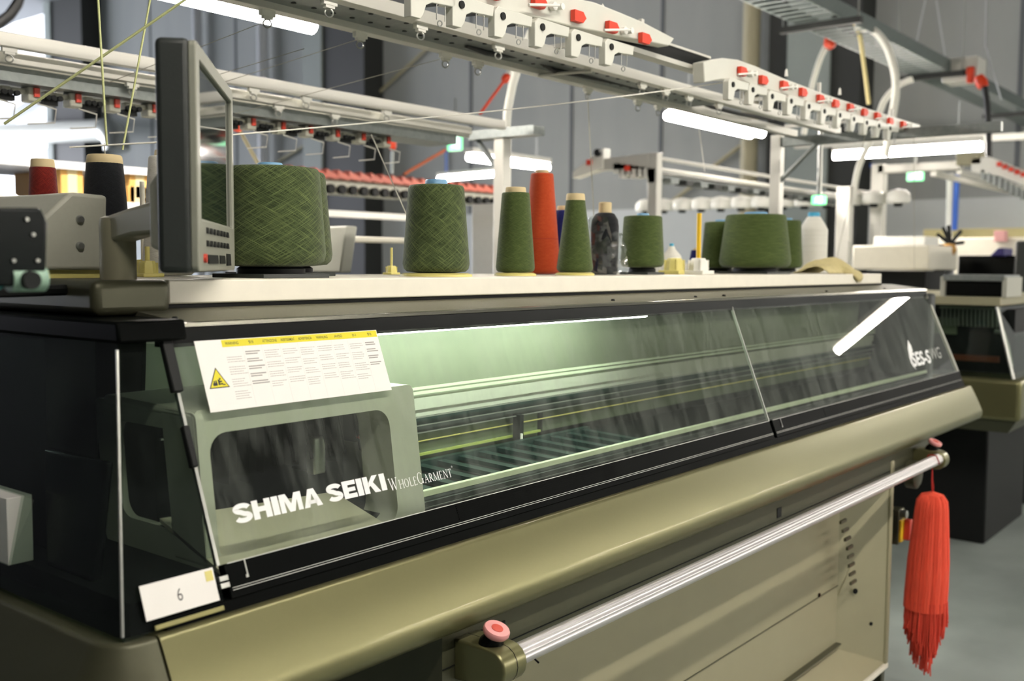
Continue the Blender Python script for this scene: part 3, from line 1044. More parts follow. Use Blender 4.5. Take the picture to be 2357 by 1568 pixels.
def serif_word(word, x0, x1, s0, h_big, h_small, big, fn, name, mt, parent):
    """small capitals drawn with thin and thick strokes and slab serifs"""
    W = {'W': 1.25, 'H': .95, 'O': .95, 'L': .75, 'E': .75, 'G': .95, 'A': .95, 'R': .85, 'M': 1.15, 'N': .95, 'T': .85}
    tot = sum(W[c] * (h_big if i in big else h_small) * 1.12 for i, c in enumerate(word))
    kx = (x1 - x0) / tot
    mb = MB()
    TH, TN = .13, .055

    def st(p, q, w, H, ox):
        (ax, ay), (bx_, by) = p, q
        dx, dy = bx_ - ax, by - ay
        L_ = math.hypot(dx, dy)
        nx, ny = -dy / L_ * w / 2, dx / L_ * w / 2
        P = [(ax + nx, ay + ny), (ax - nx, ay - ny), (bx_ - nx, by - ny), (bx_ + nx, by + ny)]
        mb.quad(*[fn(ox + u * H * kx, s0 + v_ * H, .0003) for u, v_ in P])

    def arc(cx, cy, rx, ry, a0, a1, H, ox, n=18):
        pv = None
        for i in range(n + 1):
            a = math.radians(a0 + (a1 - a0) * i / n)
            w = TN + (TH - TN) * abs(math.cos(a))
            o_ = (cx + (rx + w / 2) * math.cos(a), cy + (ry + TN / 2) * math.sin(a))
            i_ = (cx + (rx - w / 2) * math.cos(a), cy + (ry - TN / 2) * math.sin(a))
            if pv:
                mb.quad(*[fn(ox + u * H * kx, s0 + v_ * H, .0003) for u, v_ in (pv[0], pv[1], i_, o_)])
            pv = (o_, i_)
    x = x0
    for i, c in enumerate(word):
        H = h_big if i in big else h_small
        w = W[c]
        ser = lambda u, v_: st((u - .13, v_), (u + .13, v_), TN, H, x)
        s_ = lambda a, b_, t: st(a, b_, t, H, x)
        l, r = .16, w - .1
        if c == 'W':
            s_((.1, 1), (.36, 0), TH); s_((.36, 0), (.62, 1), TN); s_((.55, 1), (.85, 0), TH); s_((.85, 0), (1.12, 1), TN); ser(.1, 1); ser(1.12, 1)
        elif c == 'H':
            s_((l, 0), (l, 1), TH); s_((r, 0), (r, 1), TH); s_((l, .5), (r, .5), TN); ser(l, 0); ser(l, 1); ser(r, 0); ser(r, 1)
        elif c == 'O':
            arc(w / 2, .5, .37, .48, 0, 360, H, x)
        elif c == 'L':
            s_((l, 0), (l, 1), TH); s_((l, .02), (r, .02), TN); s_((r, 0), (r, .22), TN); ser(l, 1)
        elif c == 'E':
            s_((l, 0), (l, 1), TH); s_((l, .02), (r, .02), TN); s_((l, .98), (r - .05, .98), TN); s_((l, .52), (r - .15, .52), TN); s_((r, 0), (r, .2), TN); s_((r - .05, .8), (r - .05, 1), TN); ser(l, 0)
        elif c == 'G':
            arc(w / 2, .5, .37, .48, 40, 330, H, x); s_((r - .04, .02), (r - .04, .42), TH); ser(r - .04, .42)
        elif c == 'A':
            s_((.12, 0), (w / 2, 1), TN); s_((w / 2 - .03, 1), (w - .12, 0), TH); s_((.24, .33), (w - .25, .33), TN); ser(.12, 0); ser(w - .12, 0)
        elif c == 'R':
            s_((l, 0), (l, 1), TH); arc(l + .1, .74, .33, .24, -90, 90, H, x); s_((l, .98), (l + .12, .98), TN); s_((l, .5), (l + .12, .5), TN); s_((l + .2, .5), (r + .05, 0), TH); ser(l, 0)
        elif c == 'M':
            s_((.14, 0), (.14, 1), TN); s_((.14, 1), (w / 2, .05), TH); s_((w / 2, .05), (w - .14, 1), TN); s_((w - .14, 0), (w - .14, 1), TH); ser(.14, 0); ser(w - .14, 0)
        elif c == 'N':
            s_((l, 0), (l, 1), TN); s_((l, 1), (r, 0), TH); s_((r, 0), (r, 1), TN); ser(l, 0); ser(r, 1)
        elif c == 'T':
            s_((w / 2, 0), (w / 2, 1), TH); s_((.06, .98), (w - .06, .98), TN); s_((.06, .78), (.06, 1), TN); s_((w - .06, .78), (w - .06, 1), TN); ser(w / 2, 0)
        x += w * H * 1.12 * kx
    return mb.build(name, mt, parent)


serif_word('WHOLEGARMENT', 1.1035, 1.2465, .0435, .0185, .0135, (0, 5), lambda x, s, o: G(x, s, o), 'brand_lettering', WHITEINK, K)
MB().torus(G(1.2495, .0595, .0003), GN, .0012, .0003, 12, 4).build('registered_mark', WHITEINK, K)
# model lettering on the far window: leaf shape, bold letters
ses = text_on('model_lettering', 'SES-S', lambda x, s, o: G(x, s, o), 3.60, 3.80, .052, .102, WHITEINK, K, offset=.03, shear=.15)
text_on('model_lettering', 'WG', lambda x, s, o: G(x, s, o), 3.812, 3.93, .062, .104, mat('faded_lettering', '#a8aaa4', .6), K, offset=.0, shear=.15)
lf = MB()
pts = [(3.585, .085), (3.60, .118), (3.628, .148), (3.642, .126), (3.64, .108), (3.622, .098), (3.605, .088), (3.598, .062), (3.612, .040), (3.594, .052), (3.584, .068)]
lf.bm.faces.new([lf.bm.verts.new(G(x, s, .0003)) for x, s in pts])
lf.build('leaf_emblem', WHITEINK, K)

# warning label on the window
wl = MB()
wl.obox(G(.8205, .2005, .0002), (.3405, 0, 0), GD * .1025, GN * .0004)
wl = wl.build('warning_label', PAPER, K, label='white multilingual warning label with yellow heading band')
lg = lambda x, s, o: G(x, s, o + .0006)
yb_ = MB()
yb_.obox(G(.8635, .2905, .0006), (.2965, 0, 0), GD * .0105, GN * .0002)
yb_.build('heading_band', SIGNY, wl)
NC = 9
cw = .2965 / NC
HEAD = ['WARNING', '警告', 'ATTENZIONE', 'AVERTISSEMENT', 'ADVERTENCIA', 'WARNUNG', 'AVISO', '경고', '警告']
for i, hd in enumerate(HEAD):
    cx = .8635 + cw * (i + .5)
    hw = min(.0128, .0016 * len(hd)) if ord(hd[0]) < 256 else .0045
    text_on('heading', hd, lg, cx - hw, cx + hw, .2935, .2978, INK, wl, offset=.005, thick=.0003)
bars = MB()
dark = MB()
random.seed(3)
for i in range(NC):
    xa = .8665 + cw * i
    s_ = .281 - .006 * (i == 0)
    cjk = i in (1, 8)
    groups = 4 if i != 1 else 5
    for g_ in range(groups):
        for l_ in range(random.choice((3, 3, 4)) if not cjk else 2):
            x = xa
            end = xa + cw * random.uniform(.55, .88)
            while x < end:
                wd = .0017 if cjk else random.uniform(.0012, .0042)
                wd = min(wd, end - x + .0006)
                (dark if cjk else bars).obox(G(x, s_, .0006), (wd, 0, 0), GD * (.0017 if cjk else .0008), GN * .0001)
                x += wd + (.0005 if cjk else .0007)
            s_ -= .0034
        s_ -= .0042
bars.build('small_print', INKG, wl)
dark.build('small_print', mat('dark_print', '#86847f', .7), wl)
rule = MB()
for i in range(1, NC):
    rule.obox(G(.8635 + cw * i, .2015, .0006), (.0002, 0, 0), GD * .088, GN * .00005)
rule.build('column_rule', mat('pale_rule', '#c9c6c0', .7), wl)
tri = MB()
T = [(.8275, .233), (.8605, .233), (.844, .2625)]
tri.prism(T, G(0, 0, .0006), (1, 0, 0), GD, GN * .0002)
tri = tri.build('warning_triangle', INK, wl)
cxm, cym = .844, .2428
t2 = MB()
t2.prism([(cxm + (x - cxm) * .86, cym + (s - cym) * .86) for x, s in T], G(0, 0, .0008), (1, 0, 0), GD, GN * .0002)
t2.build('yellow_field', SIGNY, wl)
hz = MB()
for x, s, w, h in ((.8345, .2365, .007, .004), (.836, .2405, .002, .003), (.839, .2405, .002, .0035), (.843, .237, .003, .008), (.8465, .2375, .004, .002), (.846, .241, .0035, .002), (.8455, .2445, .0025, .0025), (.850, .2365, .004, .0016)):
    hz.obox(G(x, s, .001), (w, 0, 0), GD * h, GN * .0001)
hz.build('hand_pictogram', INK, wl)
# number label on the end cover
nl = MB()
nl.obox(G(.663, -.0425, .0062), (.103, 0, 0), GD * .0425, GN * .0006)
nl = nl.build('number_label', PAPER, K, label='white number label')
text_on('numeral', '6', lambda x, s, o: G(x, s, .0068 + o), .7095, .7165, -.0295, -.0145, INK, nl, offset=-.01)
tp = MB()
tp.obox(G(.753, -.016, .0069), (.011, 0, 0), GD * .013, GN * .0003)
tp.build('tape_scrap', PALEY, nl)
MB().obox(G(.672, -.056, .005), (.098, 0, 0), GD * .006, GN * .002).build('cover_rail', mat('olive_strip', '#8f8a55', .5), K, bev=.001)

# ------------------------------------------------------------------ monitor on its arm
MO = thing('control_monitor', 'charcoal control monitor turned sideways on an arm at the machine end', 'monitor', (.80, 1.33, 1.3745))
N0 = Vector((.763, 1.125))
U = Vector((.676, .737))
NR = Vector((.737, -.676))
TK = .046
mz1, mz0 = 1.678, 1.386
WM = .395


def P3(u, n, z):
    q = N0 + U * u + NR * n
    return Vector((q.x, q.y, z))


# case: bevelled slab, back half darker
def slab(name, mt, u0, u1, n0, n1, z0, z1, bev, par, seg=3):
    return MB().hull8([P3(u0, n0, z0), P3(u1, n0, z0), P3(u1, n1, z0), P3(u0, n1, z0),
                       P3(u0, n0, z1), P3(u1, n0, z1), P3(u1, n1, z1), P3(u0, n1, z1)]).build(name, mt, par, bev=bev, seg=seg)


cs = slab('monitor_case', MONBACK, 0, WM, -TK, -.004, mz0, mz1, .008, MO)
BEZEL = mat('olive_grey_bezel', '#85877a', .5)
frame_ring('bezel', BEZEL, rr(0.002, WM - .002, mz0 + .002, mz1 - .002, .008), rr(.030, WM - .02, 1.455, mz1 - .022, .004), lambda u, z: P3(u, -.006, z), Vector((NR.x, NR.y, 0)) * .010, MO, bev=.002)
slab('screen', SCREEN, .025, WM - .015, -.006, -.001, 1.45, mz1 - .018, 0, MO)
slab('bezel_foot', BEZEL, .028, WM - .02, -.006, .0025, mz0 + .006, 1.456, 0, MO)
kb = MB()
for r_ in range(2):
    for i in range(7):
        u = .07 + i * .036
        z = 1.438 - r_ * .017
        kb.hull8([P3(u, .002, z), P3(u + .022, .002, z), P3(u + .022, .006, z), P3(u, .006, z), P3(u, .002, z + .008), P3(u + .022, .002, z + .008), P3(u + .022, .005, z + .008), P3(u, .005, z + .008)])
kb.build('keys', BLACKM, MO)
kq = MB()
for u, z, w, h in ((.08, 1.398, .10, .012), (.20, 1.398, .06, .012), (.28, 1.395, .05, .018)):
    kq.hull8([P3(u, .002, z), P3(u + w, .002, z), P3(u + w, .006, z), P3(u, .006, z), P3(u, .002, z + h), P3(u + w, .002, z + h), P3(u + w, .005, z + h), P3(u, .005, z + h)])
kq.build('keypad', BLACKM, MO)
MB().lathe([(.006, 0), (.006, .006), (.0001, .006)], P3(.045, .002, 1.405), (NR.x, NR.y, 0), 14).build('stop_key', REDBTN, MO)
# arm: upright post, elbow, thick arm reaching the monitor's back
pa = at(272, 600, Y=1.37)
ps = MB()
RP = .025
ps.lathe([(RP, 0), (RP, .070), (RP, .081), (RP * .93, .087), (RP * .7, .090), (.0001, .090)], (pa.x, 1.37, 1.3745), n=24)
ps.build('post', TAUPE, MO)
e0 = Vector((pa.x, 1.37, 1.4475))
mid = N0 + U * .10 + NR * (-TK)
e1 = Vector((mid.x, mid.y, 1.462))
ar = MB()
dv = (e1 - e0)
dv.z = 0
sd = Vector((-dv.y, dv.x, 0)).normalized()
ar.loft([[e0 + dv * t + sd * (-w) + Vector((0, 0, -h0)), e0 + dv * t + sd * w + Vector((0, 0, -h0)), e0 + dv * t + sd * w + Vector((0, 0, h1)), e0 + dv * t - sd * w + Vector((0, 0, h1))]
         for t, w, h0, h1 in ((-.16, .018, .012, .006), (0, .019, .022, .017), (.5, .018, .012, .028), (1, .018, .010, .036))])
ar.build('arm', TAUPE, MO, bev=.006, seg=3)
MB().hull8([P3(.06, -TK - .02, 1.42), P3(.15, -TK - .02, 1.42), P3(.15, -TK, 1.41), P3(.06, -TK, 1.41), P3(.06, -TK - .02, 1.50), P3(.15, -TK - .02, 1.50), P3(.15, -TK, 1.53), P3(.06, -TK, 1.53)]).build('mounting_plate', GREYL, MO, bev=.004)

# grey gearbox cover behind the post and the dark cover in front of it
GBX = thing('gearbox_cover', 'grey chamfered casing with two bolts beside the monitor post', 'casing', (.62, 1.6, 1.3745))
YG = 1.50
c4 = [at(90, 510, Y=YG), at(163, 442, Y=YG), at(248, 450, Y=YG), at(245, 622, Y=YG), at(100, 622, Y=YG)]
gx = MB()
fr_ = [Vector((q.x, YG, q.z)) for q in c4]
gx.loft([fr_, [q + Vector((-.02, .32, 0)) for q in fr_]])
gx.build('casing', GREYL, GBX, bev=.006, seg=3)
for px_, py_ in ((183, 505), (183, 566)):
    q = at(px_, py_, Y=YG)
    MB().lathe([(.0062, -.002), (.0062, .004), (.0045, .006), (.0001, .006)], (q.x, YG, q.z), (0, -1, 0), 16).build('bolt', STEEL, GBX)
q0 = at(240, 640, Y=YG + .02)
MB().box(q0.x - .14, q0.x + .0, YG + .01, YG + .25, 1.3745, c4[3].z + .004).build('casing_base', PALEY, GBX)
fc = MB()
fcs = [at(-60, 478, Y=1.02), at(95, 478, Y=1.02), at(111, 512, Y=1.02), at(106, 660, Y=1.02), at(-60, 660, Y=1.02)]
fc.loft([fcs, [q + Vector((.0, .06, 0)) for q in fcs]])
print('dark cover', fcs)
FC = thing('smoked_sensor_box', 'dark smoked sensor box with pale green knob block at the left edge', 'sensor', (fcs[4].x, 1.05, fcs[4].z))
fc.build('smoked_shell', mat('near_black_plastic', '#0a100f', .25, spec=.12), FC, bev=.003)
q = at(75, 645, Y=1.015)
MB().tube([at(20, 642, Y=1.03), at(100, 642, Y=1.03)], .013, 14).build('knob_block', mat('pale_green_plastic', '#86a590', .5), FC)
MB().lathe([(.009, 0), (.009, .012), (.0001, .012)], at(62, 645, Y=1.022), (0, -1, 0), 16).build('knob', BLACKM, FC)
w_ = MB()
w_.tube([at(-10, 668, Y=1.03), at(12, 655, Y=1.03), at(14, 630, Y=1.03)], .0018, 6)
w_.build('wire', mat('teal_wire', '#2c7f78', .5), FC)
sp_ = MB()
for a_, b_ in ((60, 505), (75, 540), (30, 600), (85, 600)):
    sp_.lathe([(.0018, 0), (.0018, .003), (.0001, .003)], at(a_, b_, Y=1.019), (0, -1, 0), 8)
sp_.build('rivets', STEEL, FC)
sb = MB()
q = fcs[4]
sb.tube([Vector((.50, 1.05, fcs[4].z + .01)), Vector((.50, 1.30, 1.36)), Vector((.74, 1.40, 1.36))], .008, 8)
sb.build('support_arm', BLACKM, FC)


# ------------------------------------------------------------------ yarn cones on the shelf
def cone(label, px, py, top, wb, wt, Y, mt, core=None, tip=None, stand='flat', grp='yarn cones on the shelf', foot=0, ZB=None, waist=None, rib=None):
    """px centre, py base, top row, half widths in the photo at base and top; Y is the row on the shelf"""
    base = at(px, py, Y=Y)
    dz = depth(base)
    k_ = dz / FPX
    zb_ = ZS if ZB is None else ZB
    h = (py - top) * k_
    rb, rt_ = wb * k_, wt * k_
    t = thing('yarn_cone', label, 'yarn cone', (base.x, Y, zb_), grp)
    sh = .007 if stand else .001
    o = Vector((base.x, Y, zb_ + sh))
    ed = min(.014, rb * .16)
    prof = [(rb * .55, foot), (rb - ed * .8, foot + ed * .25), (rb - ed * .2, foot + ed * .8), (rb, foot + ed * 1.7)]
    for i in range(1, 8):
        u = i / 8
        prof.append((rb + (rt_ - rb) * u, foot + ed * 1.7 + (h - foot - ed * 2.2) * u))
    prof += [(rt_, h - ed * .5), (rt_ - ed * .25, h - ed * .1), (rt_ - ed * .9, h), (rt_ * .3, h)]
    me = MB()
    me.lathe(prof, (0, 0, 0), n=56)
    y_ = me.build('wound_yarn', mt, None, ang=60)
    y_.parent = t
    y_.location = (0, 0, sh)
    if tip is not None:
        tr, th = tip[0] * k_, tip[1] * k_
        cm_ = MB()
        cm_.lathe([(tr * 1.05, -h * .3), (tr * 1.05, 0), (tr, th * .85), (tr * .93, th), (tr * .75, th), (tr * .7, -h * .2)], o + Vector((0, 0, h)), n=28)
        cm_.build('cone_core', core, t, ang=50)
    if foot and core is not None:
        cm_ = MB()
        cm_.lathe([(rb * .62, 0), (rb * .62, foot * .7), (rb * .5, foot + .004)], o, n=28)
        cm_.build('core_foot', core if stand != 'dark' else BLACKM, t)
    if stand == 'yellow':
        st_ = MB()
        st_.lathe([(rb * 1.08, 0), (rb * 1.08, .004), (rb * .95, .007), (.0001, .007)], (base.x, Y, zb_), n=28)
        st_.build('cone_stand', PALEY, t)
    elif stand:
        st_ = MB()
        st_.box(base.x - rb * .75, base.x + rb * .75, Y - rb * .75, Y + rb * .75, zb_, zb_ + .007)
        st_.build('cone_stand', DARKG if stand == 'dark' else PALEY, t, bev=.001)
    if rib:
        MB().torus(o + Vector((0, 0, rib * h)), (0, 0, 1), rb + (rt_ - rb) * rib, .001, 40, 6).build('band', mat('red_band', '#8c1c14', .8), t)
    return t


cone('large wide olive green cone beside the monitor, blue core on top', 624, 626, 386, 125, 112, 1.46, YGREEN, BLUET, (28, 12), 'dark', foot=.012)
cone('olive green cone half hidden behind the largest green cone', 646, 622, 394, 118, 103, 1.66, YGREEN, BLUET, (26, 10), 'dark', foot=.012)
cone('medium olive green cone with blue core on a yellow stand', 1004, 626, 426, 77, 64, 1.46, YGREEN, BLUET, (25, 13), 'yellow')
cone('narrow olive green cone with cardboard core left of the orange cone', 1186, 626, 443, 45, 32, 1.46, YGREENF, TAN, (23, 12), 'yellow')
cone('tall orange red cone behind the narrow green cones', 1246, 624, 394, 44, 26, 1.62, YORANGE, TAN, (15, 8), None, rib=.35)
cone('navy blue cone tucked between the orange cone and a green cone', 1297, 624, 478, 34, 22, 1.60, YNAVY, TAN, (16, 10), None)
cone('narrow olive green cone with cardboard core beside the bagged black cone', 1323, 626, 458, 42, 22, 1.46, YGREENF, TAN, (21, 12), 'yellow')
cone('wide olive green cone directly right of the bagged black cone', 1478, 622, 494, 50, 44, 1.52, YGREENF, BLUET, (14, 6), 'dark', foot=.012)
cone('wide olive green cone behind left of the broad green cone', 1658, 622, 509, 44, 38, 1.66, YGREENF, BLUET, (14, 5), 'dark', foot=.01)
cone('broad olive green cone beside the yellow spindle', 1737, 624, 494, 81, 68, 1.50, YGREENF, BLUET, (26, 6), 'dark', foot=.012)
cone('olive green cone behind right of the broad green cone', 1806, 622, 506, 40, 34, 1.66, YGREENF, BLUET, (14, 5), 'dark', foot=.01)
cone('dark red cone with pale core above the grey gearbox casing', 104, 600, 352, 41, 28, 1.72, YRED, TAN, (25, 18), None)
cone('tall black cone with pale core behind the grey gearbox casing', 246, 612, 350, 58, 40, 1.60, YBLACK, TAN, (38, 15), None)
cone('pale grey cone mostly hidden behind the monitor', 388, 610, 338, 58, 40, 1.66, YWHITE, TAN, (26, 14), None)


# black cone in a crumpled bag
base = at(1392, 627, Y=1.50)
k_ = depth(base) / FPX
t = thing('yarn_cone', 'black yarn cone with cardboard core inside a crumpled clear plastic bag', 'yarn cone', (base.x, 1.5, ZS), 'yarn cones on the shelf')
o = Vector((base.x - .002, 1.5, ZS + .001))
MB().lathe([(28 * k_, 0), (31 * k_, 6 * k_), (32 * k_, 110 * k_), (30 * k_, 125 * k_), (22 * k_, 138 * k_), (16 * k_, 141 * k_), (.0001, 141 * k_)], o, n=40).build('wound_yarn', YBLACK, t)
MB().lathe([(15 * k_, 138 * k_), (15 * k_, 163 * k_), (13 * k_, 165 * k_), (.0001, 165 * k_)], o, n=24).build('cone_core', TAN, t)
bg = MB()
random.seed(11)
rings = []
nb = 26
ph = [random.uniform(0, 6) for _ in range(8)]
for i in range(15):
    h = i / 14
    ring = []
    for j in range(nb):
        a = 2 * PI * j / nb
        r = 36 * k_ * (1 + .10 * math.sin(3 * a + ph[0] + 5 * h) + .08 * math.sin(7 * a + ph[1] - 9 * h) + random.uniform(-.07, .07))
        if h < .1:
            r *= 1.08
        ex = Vector((.62, -.78, 0)) * (14 * k_ * max(0, math.cos(a - math.atan2(-.78, .62))) * (.6 + .4 * math.sin(3 * h + 1)))
        zz = (2 + 128 * h) * k_ + (random.uniform(-4, 4) * k_ if 0 < i else 0) - (35 * k_ * h if math.sin(a + 2.4) > .2 else 0)
        ring.append(o + Vector((r * math.cos(a), r * math.sin(a), zz)) + ex)
    rings.append(ring)
bg.loft(rings, cap=False)
bg.build('plastic_bag', BAG, t, ang=20)

# white thread spool
base = at(1870, 622, Y=1.62)
k_ = depth(base) / FPX
t = thing('thread_spool', 'tall white sewing thread spool with blue top behind the green cones', 'thread spool', (base.x, 1.62, ZS))
o = Vector((base.x, 1.62, ZS + .001))
MB().lathe([(31 * k_, 0), (32 * k_, 4 * k_), (32 * k_, 98 * k_), (28 * k_, 106 * k_), (16 * k_, 126 * k_), (14 * k_, 128 * k_), (.0001, 128 * k_)], o, n=36).build('wound_thread', YWHITE, t)
MB().lathe([(13 * k_, 127 * k_), (14 * k_, 134 * k_), (12 * k_, 138 * k_), (.0001, 138 * k_)], o, n=24).build('spool_top', mat('cyan_plastic', '#3b9fc4', .5), t)
# white small spool and pale yellow stand
base = at(1545, 622, Y=1.66)
k_ = depth(base) / FPX
t = thing('thread_spool', 'small white thread spool with blue tip beside the yellow plastic stand', 'thread spool', (base.x, 1.66, ZS))
o = Vector((base.x, 1.66, ZS + .001))
MB().lathe([(28 * k_, 0), (28 * k_, 20 * k_), (22 * k_, 40 * k_), (9 * k_, 55 * k_), (7 * k_, 62 * k_), (.0001, 62 * k_)], o, n=24).build('wound_thread', YWHITE, t)
MB().lathe([(5 * k_, 61 * k_), (5 * k_, 68 * k_), (.0001, 69 * k_)], o, n=16).build('spool_top', mat('pale_cyan_plastic', '#57b4d2', .5), t)


def stand(label, px, py, Y, mt, pin=None, s=1.):
    base = at(px, py, Y=Y)
    k_ = depth(base) / FPX * s
    t = thing('cone_holder', label, 'yarn stand', (base.x, Y, ZS), 'empty cone holders')
    o = Vector((base.x, Y, ZS))
    q = MB()
    q.box(o.x - 27 * k_, o.x + 27 * k_, Y - 27 * k_, Y + 27 * k_, ZS, ZS + 9 * k_)
    q.build('holder_base', mt, t, bev=.002)
    q = MB()
    n = 8
    q.lathe([(23 * k_, 9 * k_), (22 * k_, 14 * k_), (20 * k_, 30 * k_), (16 * k_, 37 * k_), (.0001, 38 * k_)], o, n=8)
    q.build('holder_hub', mt, t, ang=25)
    q = MB()
    for i in range(4):
        a = PI / 4 + i * PI / 2
        d_ = Vector((math.cos(a), math.sin(a), 0))
        q.obox(o + d_ * 12 * k_ + Vector((0, 0, 9 * k_)), d_ * 12 * k_, d_.cross(Vector((0, 0, 1))) * 3 * k_, (0, 0, 24 * k_))
    q.build('holder_fin', mt, t)
    if pin:
        q = MB()
        q.tube([o + Vector((0, 0, 30 * k_)), o + Vector((0, 0, pin[0] * k_))], 5.5 * k_, 14)
        q.build('spindle', pin[1], t)
    return t


stand('white cone holder with bright yellow spindle beside the broad green cone', 1607, 630, 1.46, WHITE, (140, YELLOW))
stand('pale yellow empty cone holder in front of the small white spool', 1552, 630, 1.52, PALEY)
stand('small yellow cone holder with yellow spindle behind the shelf, left of the medium green cone', 901, 622, 1.74, PALEY, (112, PALEY), .55)
stand('yellow cone holder under the monitor arm', 340, 632, 1.60, PALEY, (70, PALEY))
stand('cream cone holder with tall pale spindle beside the tall black cone', 331, 634, 1.74, PALEY, (215, CREAM))
# cloth
base = at(1900, 632, Y=1.42)
k_ = depth(base) / FPX
cl = MB()
random.seed(5)
N_ = 22
grid = {}
for i in range(N_ + 1):
    for j in range(9):
        u, v_ = i / N_, j / 8
        x = -60 + 125 * u
        top_ = 10 + 16 * math.sin(PI * min(1, u * 1.02)) ** .6 + 12 * math.exp(-((u - .72) / .18) ** 2) + 5 * math.sin(11 * u + 5 * v_) + random.uniform(-2.5, 2.5)
        y = (v_ - .45) * 70
        z = max(1., top_ * (1 - abs(2 * v_ - 1) ** 4))
        P = Vector((base.x, 1.42, ZS)) + Vector((x * k_ * 1.25, y * k_ * 1.2, z * k_))
        if v_ == 0 or v_ < .13:
            if .55 < u < .95:
                P = Vector((base.x + x * k_ * 1.25, YD - .006 - (.004 if v_ > 0 else 0), ZS + (3 if v_ > 0 else -19 * math.sin(PI * (u - .55) / .4)) * k_))
        grid[i, j] = cl.bm.verts.new(P)
for i in range(N_):
    for j in range(8):
        cl.bm.faces.new((grid[i, j], grid[i + 1, j], grid[i + 1, j + 1], grid[i, j + 1]))
co = cl.build('cleaning_cloth', CLOTH, sub=1)
so_ = co.modifiers.new('thick', 'SOLIDIFY')
so_.thickness = .003
so_.offset = 1
tag(co, 'crumpled beige cloth lying over the end of the cream shelf', 'cloth')
q = Vector((3.66, 1.72, 0))
tag(MB().lathe([(.06, 0), (.07, .02), (.05, .04), (.0001, .045)], (q.x, 1.72, ZS + .001), n=20).build('plastic_bundle', BAG), 'small bundle of pale plastic film behind the beige cloth', 'plastic film')
# dark scrap behind the spindle
base = at(1598, 620, Y=1.74)
k_ = depth(base) / FPX
cone('small dark navy cone peeking out behind the yellow spindle', 1600, 622, 570, 17, 10, 1.74, YNAVY, TAN, (5, 4), None)

# ------------------------------------------------------------------ own overhead yarn rails
YS = thing('yarn_rail_frame', 'white overhead rail frame carrying rings above the shelf', 'yarn rail frame', (4.1, 1.87, 0))
ZA = at(1450, 172, Y=1.64).z
ZB_ = at(1450, 215, Y=1.80).z
MB().box(.3, 4.15, 1.624, 1.656, ZA - .014, ZA + .014).build('rail', ALU, YS, bev=.001)
MB().box(.3, 4.09, 1.784, 1.816, ZB_ - .014, ZB_ + .014).build('rail', ALU, YS, bev=.001)
tr = MB()
tr.box(.3, 3.2, 1.655, 1.785, max(ZA, ZB_) - .004, max(ZA, ZB_) - .002)
tray_o = tr.build('perforated_tray', GALV, YS)
hl = MB()
for i in range(48):
    x = .5 + i * .055
    for y in (1.69, 1.75):
        hl.lathe([(.0001, 0), (.006, 0), (.006, .001), (.0001, .001)], (x, y, max(ZA, ZB_) - .0055), n=8)
hl.build('tray_perforation', BLACKM, tray_o)
MB().tube([at(1240, 170, Y=1.79) + Vector((0, 0, -.004)), at(1362, 153, Y=1.64) + Vector((0, 0, -.012))], .005, 8).build('cross_rod', ALU, YS)
# guides: clip with a ring
gm = MB()
gm.box(-.018, .018, -.006, .006, -.012, 0)
gm.box(-.012, .012, -.005, .005, -.018, -.012)
clip_proto = gm.build('yarn_guide', WHITE)
rg = MB()
rg.torus((0, 0, -.027), (.5, 1, 0), .0085, .0018, 18, 7)
ring_proto = rg.build('ring', STEEL)
spots = [(757, 12, 'A'), (968, 65, 'A'), (1147, 105, 'A'), (1478, 190, 'A'), (1532, 205, 'A'), (615, 35, 'B'), (829, 85, 'B'), (1025, 130, 'B'), (1100, 145, 'B'), (1353, 200, 'B'), (1468, 232, 'B'), (1515, 240, 'B'), (1586, 218, 'A'), (1655, 240, 'A')]
for i, (px_, py_, r_) in enumerate(spots):
    Y = 1.64 if r_ == 'A' else 1.80
    z = (ZA if r_ == 'A' else ZB_) - .014
    q = at(px_, py_, Y=Y)
    g_ = clip_proto if i == 0 else clip_proto.copy()
    r2 = ring_proto if i == 0 else ring_proto.copy()
    if i:
        COL.objects.link(g_)
        COL.objects.link(r2)
    g_.parent = YS
    g_.location = Vector((q.x, Y, z)) - YS.location
    r2.parent = g_
# posts and cross arm at the far end
MB().box(4.07, 4.115, 1.85, 1.895, 0, ZB_ + .0).build('post', ALU, YS, bev=.003)
MB().box(4.078, 4.107, 1.0, 1.85, ZB_ - .05, ZB_ - .012).build('cross_arm', GALV, YS, bev=.002)
MB().tube([(4.09, 1.70, ZB_ - .045), (4.09, 1.855, ZB_ - .19)], .010, 8).build('knee_brace', GALV, YS)
hng = MB()
for x in (2.2, 3.3, 4.0):
    hng.box(x - .006, x + .006, 1.365, 1.375, ZA + .0, ZA + .05)
    hng.box(x - .006, x + .006, 1.37, 1.80, ZA + .010, ZA + .022)
hng.build('hanger_bar', ALU, YS)
# black cable along the tray
cb = [at(x, y, Y=1.74) for x, y in ((1062, 30), (1064, 60), (1075, 105), (1120, 122), (1180, 128), (1210, 128), (1240, 140), (1275, 162), (1330, 172), (1420, 190), (1500, 210), (1580, 222), (1640, 247), (1700, 262), (1780, 275))]
tag(MB().tube(cb, .007, 10).build('power_cable', CABLEB), 'black cable drooping along the overhead white rails', 'cable')

# ------------------------------------------------------------------ tension units above
YU = 1.35


FROST = mat('frosted_white_plastic', '#cfd0c5', .35, var=.05, scale=25)


